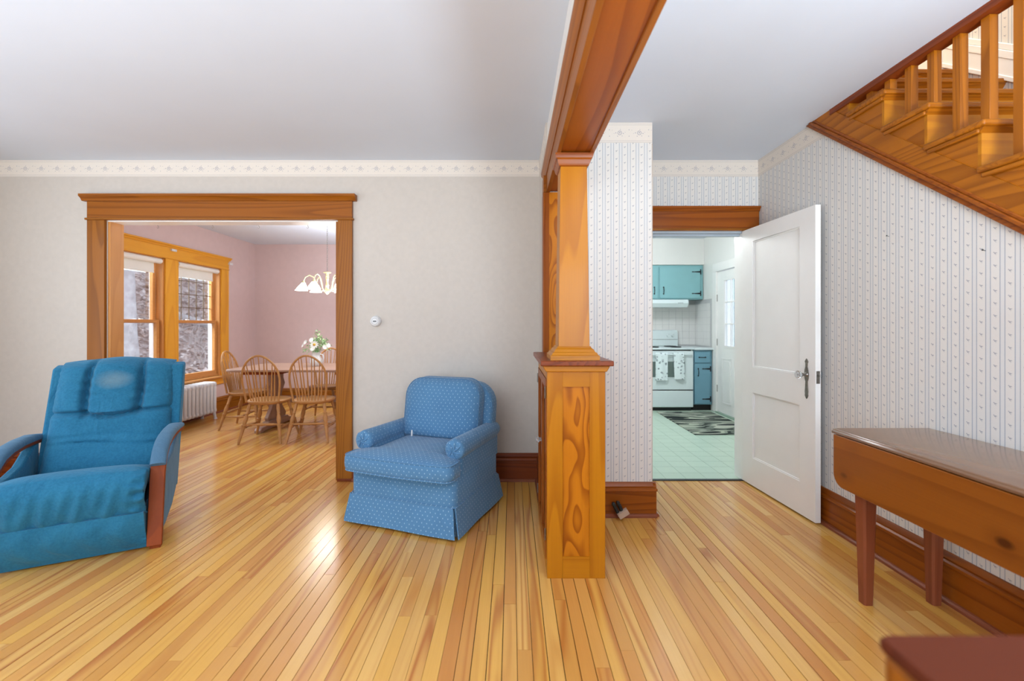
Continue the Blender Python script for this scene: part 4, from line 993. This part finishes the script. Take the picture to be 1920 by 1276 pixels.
# ================================================================ KITCHEN
# wall tiles (backsplash)
TILE = plain('white_wall_tile', (228, 227, 224), .15, .01); TG = plain('tile_grout', (188, 188, 188), .7)
ts = .108
ba = struct(MB().box(1.5, 2.97, 7.244, 7.25, .92, 1.66).build('trim_6', TG)); wtm = MB().box(.0015, ts-.0015, -.005, 0, .0015, ts-.0015).mesh('wall_tile', TILE, uv=False)
for a in range(10):
    for b in range(6): inst('wall_tile', wtm, ba, (2.97-(a+1)*ts, 7.2445, .95+b*ts))
bb = struct(MB().box(2.964, 2.97, 6.66, 7.244, .92, 1.66).build('trim_7', TG)); wt2 = MB().box(-.005, 0, .0015, ts-.0015, .0015, ts-.0015).mesh('wall_tile', TILE, uv=False)
for a in range(5):
    for b in range(6): inst('wall_tile', wt2, bb, (2.9645, 7.238-(a+1)*ts, .95+b*ts))
def pull(mb, x, y, z, vert=True, L=.05):
    pts = [(-L, 0), (-L*.85, -.010), (0, -.02), (L*.85, -.010), (L, 0)]
    mb.tube([(x, y+d, z+s) if vert else (x+s, y+d, z) for s, d in pts], [.004, .005, .006, .005, .004], 6)
    for s in (-L, L):
        for q in ((0, .0), ):
            P = [(0, .016), (.012, 0), (0, -.012), (-.012, 0)]
            sg = 1 if s > 0 else -1
            poly = [(x+a, z+s+sg*b) if vert else (x+s+sg*b, z+a) for a, b in P]
            mb.prism(poly, 'Y', y-.004, y)
    return mb
def strap(mb, x, y, z, sx=-1, L=.095):
    mb.box(x-.006 if sx < 0 else x-.006, x+.010, y-.004, y, z-.04, z+.04)
    mb.prism([(x, z+.014), (x+sx*L*.75, z+.005), (x+sx*L*.85, z+.009), (x+sx*L, z), (x+sx*L*.85, z-.009), (x+sx*L*.75, z-.005), (x, z-.014)], 'Y', y-.005, y)
    return mb
uc = thing('wall_cabinet', 'teal wall cabinet above the range hood with black strap hinges', 'cabinet', (0, 6.93, 0))
MB().box(1.9, 2.962, .02, .315, 1.665, 2.195).build('body', TEAL, uc, bevel=.002)
for n, (a, b) in enumerate(((1.92, 2.262), (2.285, 2.915))):
    d_ = MB().box(a, b, .0, .02, 1.68, 2.165).build('door', TEAL, uc, bevel=.004)
    px = b-.06 if n == 0 else a+.06
    pull(MB(), px, 0, 1.80).build('handle', IRON, d_)
    if n == 1:
        for z in (1.755, 2.09): strap(MB(), b+.0, 0, z, -1, .14).build('strap_hinge', IRON, d_)
    else:
        for z in (1.755, 2.09): strap(MB(), a, 0, z, 1, .14).build('strap_hinge', IRON, d_)
rh = thing('range_hood', 'white range hood under the teal wall cabinet', 'range hood', (0, 6.80, 0))
MB().prism([(.0, 1.60), (.02, 1.655), (.45, 1.655), (.45, 1.54), (.05, 1.54)], 'X', 1.925, 2.685).build('hood_shell', ENAMEL, rh, bevel=.004)
MB().box(2.52, 2.60, -.002, .01, 1.60, 1.606).build('control_strip', GREY, rh)
so_ = thing('stove', 'white electric stove with oven window and lower drawer', 'stove', (0, 6.6, 0))
MB().box(1.925, 2.675, .03, .64, .05, .905).build('body', ENAMEL, so_, bevel=.004)
MB().box(1.94, 2.66, .05, .6, 0, .05).build('plinth', IRON, so_)
MB().box(1.92, 2.682, -.005, .645, .905, .93).build('cooktop', ENAMEL, so_, bevel=.006)
od = MB().box(1.93, 2.672, 0, .03, .315, .885).build('oven_door', ENAMEL, so_, bevel=.006)
MB().box(1.99, 2.545, -.003, .002, .50, .73).build('oven_window', GREY, od, bevel=.002)
MB().tube([(1.96, 0, .835), (1.96, -.035, .835), (2.64, -.035, .835), (2.64, 0, .835)], .011, 8).build('oven_handle', ENAMEL, od, smooth=50)
MB().box(1.93, 2.672, 0, .03, .06, .300).build('drawer', ENAMEL, so_, bevel=.006)
MB().box(1.935, 2.665, .01, .032, .296, .318).build('drawer_gap', IRON, so_)
MB().box(1.935, 2.64, .01, .032, .884, .902).build('door_gap', IRON, so_)
bgd = MB().prism([(.57, .93), (.57, 1.05), (.585, 1.17), (.61, 1.19), (.645, 1.19), (.645, .93)], 'X', 1.93, 2.66).build('backguard', ENAMEL, so_, bevel=.012, seg=3)
for xk in (2.0, 2.08, 2.5, 2.575): MB().lathe((xk, .575, 1.10), (xk, .55, 1.098), [(0, .028), (.3, .026), (1, .020)], 16).build('control_knob', ENAMEL, bgd, smooth=40)
MB().box(1.94, 2.65, .566, .573, 1.035, 1.041).build('seam', GREY, bgd)
for (cx, cy, r) in ((2.13, .18, .09), (2.48, .18, .075), (2.13, .43, .075), (2.48, .43, .09)):
    cm = MB()
    for q in (1, .75, .5, .25): cm.tube([(cx+r*q*math.cos(t), cy+r*q*math.sin(t), .938) for t in [2*PI*k/20 for k in range(20)]], .005, 5, True)
    cm.build('burner', IRON, so_, smooth=50)
# towels
def towel_mat():
    t = NT('printed_tea_towel', .9, .2); c = t.coord(); v = t.n('ShaderNodeTexVoronoi'); t.L(t.mapping(c, (1, .1, 1.2)), v.inputs[0]); v.inputs['Scale'].default_value = 20
    n = t.noise(c, 130, 2); a = t.m1('LESS_THAN', v.outputs['Distance'], .32); b = t.m1('GREATER_THAN', n, .46)
    t.color(t.mix(t.m1('MULTIPLY', t.m1('MULTIPLY', a, b), .8), lin((226, 238, 238)), lin((70, 86, 98)))); return t.m
TW = towel_mat()
def towel(x0, x1, zb, label, sway):
    def f(u, v):
        ph = v*2-.0
        x = x0+(x1-x0)*u+sway*max(0, (1-v))*.03
        if v < .85: y = -.052+.004*math.sin(u*9)+.006*math.sin(u*5+2)*(1-v); z = zb+(.85-zb)*v/.85
        else: t = (v-.85)/.15*PI; y = -.035-.015*math.cos(t); z = .85+.012*math.sin(t)
        return (x, y, z)
    tw = MB().shell(20, 24, f, lambda u, v: (f(u, v)[0], f(u, v)[1]+.003, f(u, v)[2]-.001)).build('tea_towel', TW, smooth=60)
    tw.location = (0, 6.6, 0); return tag(tw, label, 'towel', 'tea towels over the oven handle')
towel(2.10, 2.278, .46, 'printed white tea towel hanging on the oven handle, left one near the wall edge', 0)
towel(2.36, 2.51, .475, 'printed white tea towel hanging on the oven handle, right one nearer the cabinet', .6)
# base cabinet
kc = thing('base_cabinet', 'narrow blue base cabinet with one drawer and black iron hardware', 'cabinet', (0, 6.62, 0))
MB().box(2.69, 2.962, .02, .62, .09, .895).build('body', TEALD, kc, bevel=.002)
MB().box(2.69, 2.962, .06, .6, 0, .09).build('toe_kick', DARK, kc)
dr = MB().box(2.70, 2.93, 0, .02, .715, .875).build('drawer', TEALD, kc, bevel=.003)
pull(MB(), 2.813, 0, .79, False, .045).build('handle', IRON, dr)
dd = MB().box(2.70, 2.93, 0, .02, .105, .695).build('door', TEALD, kc, bevel=.003)
pull(MB(), 2.752, 0, .57, True).build('handle', IRON, dd)
for z in (.175, .62): strap(MB(), 2.93, 0, z, -1, .125).build('strap_hinge', IRON, dd)
tag(MB().box(2.686, 2.968, 6.595, 7.245, .90, .93).build('countertop', ENAMEL, bevel=.005), 'short white countertop on the blue base cabinet beside the stove', 'countertop')
# runner rug
def rug():
    t = NT('patterned_runner', .95, .1); c = t.coord(); mp = t.mapping(c, (.7, 3.4, 1), rot=(0, 0, .12)); n = t.noise(mp, 1.5, 1.0, .4, dist=.3)
    t.color(t.ramp(n, [(0, lin((44, 50, 50))), (.36, lin((60, 68, 64))), (.40, lin((176, 182, 164))), (.46, lin((140, 150, 136))), (.50, lin((56, 62, 60))), (.54, lin((120, 128, 118))), (.6, lin((184, 188, 172))), (.66, lin((70, 76, 74)))], 'CONSTANT')); t.bump(t.noise(c, 300), .4, .003); return t.m
rg_ = MB().box(2.105, 2.90, 5.16, 6.52, 0, .009).build('runner_rug', rug(), bevel=.003)
tag(rg_, 'grey green runner rug with wavy leaf pattern in front of the stove', 'rug')
# kitchen exterior door (in the right wall)
kd = struct(thing('door_2', loc=(2.99, 0, 0)))
a, b = KD0+.01, KD1-.01
g0, g1, gz0, gz1 = 5.83, 6.30, .975, 1.895
MB().box(0, .04, a, g0, .02, 2.03).box(0, .04, g1, b, .02, 2.03).box(0, .04, g0, g1, gz1, 2.03).box(0, .04, g0, g1, .02, gz0).build('door_leaf', WHITE, kd, bevel=.002)
MB().box(.016, .020, g0, g1, gz0, gz1).build('glass_pane', GLASS, kd)
for q in (1, 2):
    yy = g0+(g1-g0)*q/3; MB().box(.006, .034, yy-.008, yy+.008, gz0, gz1).build('muntin', WHITE, kd)
    zz = gz0+(gz1-gz0)*q/3; MB().box(.008, .032, g0, g1, zz-.008, zz+.008).build('muntin', WHITE, kd)
MB().box(-.006, .0, g0-.03, g1+.03, gz0-.03, gz0).box(-.006, .0, g0-.03, g1+.03, gz1, gz1+.03).box(-.006, 0, g0-.03, g0, gz0, gz1).box(-.006, 0, g1, g1+.03, gz0, gz1).build('glazing_bead', WHITE, kd, bevel=.002)
for y0, y1 in ((6.11, 6.38), (5.76, 6.03)):
    for z0, z1 in ((.16, .80), ):
        MB().box(-.005, .0, y0, y1, z0, z0+.015).box(-.005, 0, y0, y1, z1-.015, z1).box(-.005, 0, y0, y0+.015, z0, z1).box(-.005, 0, y1-.015, y1, z0, z1).box(-.004, 0, y0+.04, y1-.04, z0+.04, z1-.04).build('raised_panel', WHITE, kd, bevel=.003)
for z in (.35, 1.02, 1.66): MB().box(-.010, .002, b-.004, b+.010, z-.05, z+.05).build('hinge', NICKEL, kd, bevel=.002)
MB().box(-.022, .06, KD1-.01, KD1+.105, 0, KDZ+.0).box(-.022, .06, KD0-.105, KD0+.01, 0, KDZ).box(-.022, .06, KD0-.105, KD1+.105, KDZ, KDZ+.12).build('door_casing', WHITE, kd, bevel=.003)
MB().box(-.03, .10, KD0, KD1, 0, .018).build('threshold', GROUT, kd)
MB().lathe((0, 5.70, .95), (-.05, 5.70, .95), [(0, .025), (.2, .012), (.5, .012), (.6, .026), (1, .02)], 14).build('door_knob', NICKEL, kd, smooth=40)
# added white kitchen lamp, unseen, put in to light the room
kl = thing('added_ceiling_lamp', 'added round white flush ceiling lamp lighting the kitchen, unseen above the doorway', 'lamp', (1.35, 5.2, CZ))
MB().lathe((0, 0, 0), (0, 0, -.02), [(0, .17), (1, .17)], 32).build('base', WHITE, kl, smooth=40)
MB().lathe((0, 0, -.02), (0, 0, -.09), [(0, .16), (.5, .14), (.85, .08), (1, .01)], 32).build('added_diffuser', emit('added_lamp_diffuser', (255, 250, 240), 3), kl, smooth=60)

# ================================================================ OUTSIDE
def hz(x, y): return -.15+.60*max(0, -5.4-x)+.10*math.sin(x*1.3+y*.7)+.07*math.sin(x*3.1-y*2.3)
HM = NT('leaf_strewn_soil', .95, .1); c_ = HM.coord(); HM.color(HM.ramp(HM.noise(c_, 7, 6, .7), [(.3, lin((112, 100, 96))), (.5, lin((178, 166, 162))), (.62, lin((205, 196, 194))), (.75, lin((140, 124, 116)))])); HM.bump(HM.noise(c_, 12, 5), 1, .05)
hill = struct(MB().grid(60, 90, lambda u, v: (-4.6-20*u, 1+44*v, hz(-4.6-20*u, 1+44*v))).build('ground_hillside', HM.m, smooth=60))
LM = NT('dry_leaves', .9, .1); i_ = LM.n('ShaderNodeNewGeometry').outputs['Random Per Island']
LM.color(LM.ramp(i_, [(0, lin((150, 126, 112))), (.3, lin((206, 190, 182))), (.55, lin((118, 96, 84))), (.75, lin((228, 218, 214))), (1, lin((160, 146, 140)))])); LM = LM.m
ml = MB(); rnd = random.Random(11)
for q in range(16000):
    yy = 5.5+abs(rnd.gauss(0, 1))*9; xx = -5.3-rnd.random()*(2+yy*.42); zz = hz(xx, yy)+rnd.uniform(.0, .06)
    L_ = rnd.uniform(.03, .075)*(1+.03*yy); d = Vector((rnd.gauss(0, 1), rnd.gauss(0, 1), rnd.gauss(0, .5))).normalized(); e = d.cross(Vector((rnd.gauss(0, .5), rnd.gauss(0, .5), 1))).normalized(); c = Vector((xx, yy, zz))
    ml.add([c-d*L_, c+e*L_*.55, c+d*L_, c-e*L_*.55], [(0, 1, 2, 3)])
tag(ml.build('leaf_litter', LM), 'dry pale brown leaf litter covering the slope outside the dining windows', 'leaves', kind='stuff')
tx, ty = -6.76, 7.75
tk = MB().loft([[(tx+r*.92*math.cos(t)*(1+.05*math.sin(3*t))+dx, ty+r*math.sin(t), z) for t in [2*PI*k/20 for k in range(20)]] for z, r, dx in ((-.2, .34, 0), (.5, .27, 0), (1.2, .235, -.02), (2.5, .215, -.05), (5, .19, -.1), (8, .15, -.15))]).build('tree_trunk', BARK, smooth=60)
tag(tk, 'thick grey tree trunk outside the left dining window', 'tree trunk')
for n, (p0, p1, r) in enumerate((((-7.2, 13.0), (-9.2, 15.5), .12), ((-8.0, 10.2), (-7.0, 12.8), .09))):
    lg = MB().tube([(p0[0]+(p1[0]-p0[0])*t, p0[1]+(p1[1]-p0[1])*t, hz(p0[0]+(p1[0]-p0[0])*t, p0[1]+(p1[1]-p0[1])*t)+.12) for t in (0, .25, .5, .75, 1)], [r, r*.95, r*.9, r*.8, r*.6], 10).build('fallen_log', BARK, smooth=60)
    tag(lg, ['fallen grey log higher on the slope behind the small panes', 'fallen grey log lower on the slope, nearer the tree trunk'][n], 'log', 'fallen logs on the slope')
bs_ = MB(); rnd = random.Random(5)
for q in range(60):
    bx, by = -6.1-rnd.random()*1.6, 9.2+rnd.random()*2.2; p = Vector((bx, by, hz(bx, by))); pts = [tuple(p)]; d = Vector((rnd.gauss(0, .5), rnd.gauss(0, .5), 1)).normalized()
    for s in range(5): p = p+d*.16; d = (d+Vector((rnd.gauss(0, .3), rnd.gauss(0, .3), rnd.gauss(-.1, .2)))).normalized(); pts.append(tuple(p))
    bs_.tube(pts, [.008, .007, .006, .005, .004, .002], 4)
tag(bs_.build('bare_bush', plain('pale_twigs', (196, 190, 186), .9, .1)), 'bare twiggy bush on the slope outside the right dining window', 'bush')
# porch outside the kitchen door
struct(MB().box(3.1, 6.5, 2, 14, -.15, -.02).build('ground_porch', plain('porch_floor', (170, 176, 182), .8)))
for n, (x, y) in enumerate(((3.9, 7.7), (4.35, 8.15))):
    p_ = thing('porch_post', ['pale blue porch post outside the kitchen door glass, nearer one', 'pale blue porch post outside the kitchen door glass, farther one'][n], 'post', (x, y, -.02), group='porch posts outside the kitchen door')
    MB().box(-.06, .06, -.06, .06, 0, 2.9).build('shaft', plain('porch_paint', (170, 204, 226), .6), p_, bevel=.004)
    MB().box(-.075, .075, -.075, .075, 0, .12).box(-.075, .075, -.075, .075, 2.8, 2.9).build('collar', plain('porch_paint2', (206, 226, 240), .6), p_, bevel=.004)
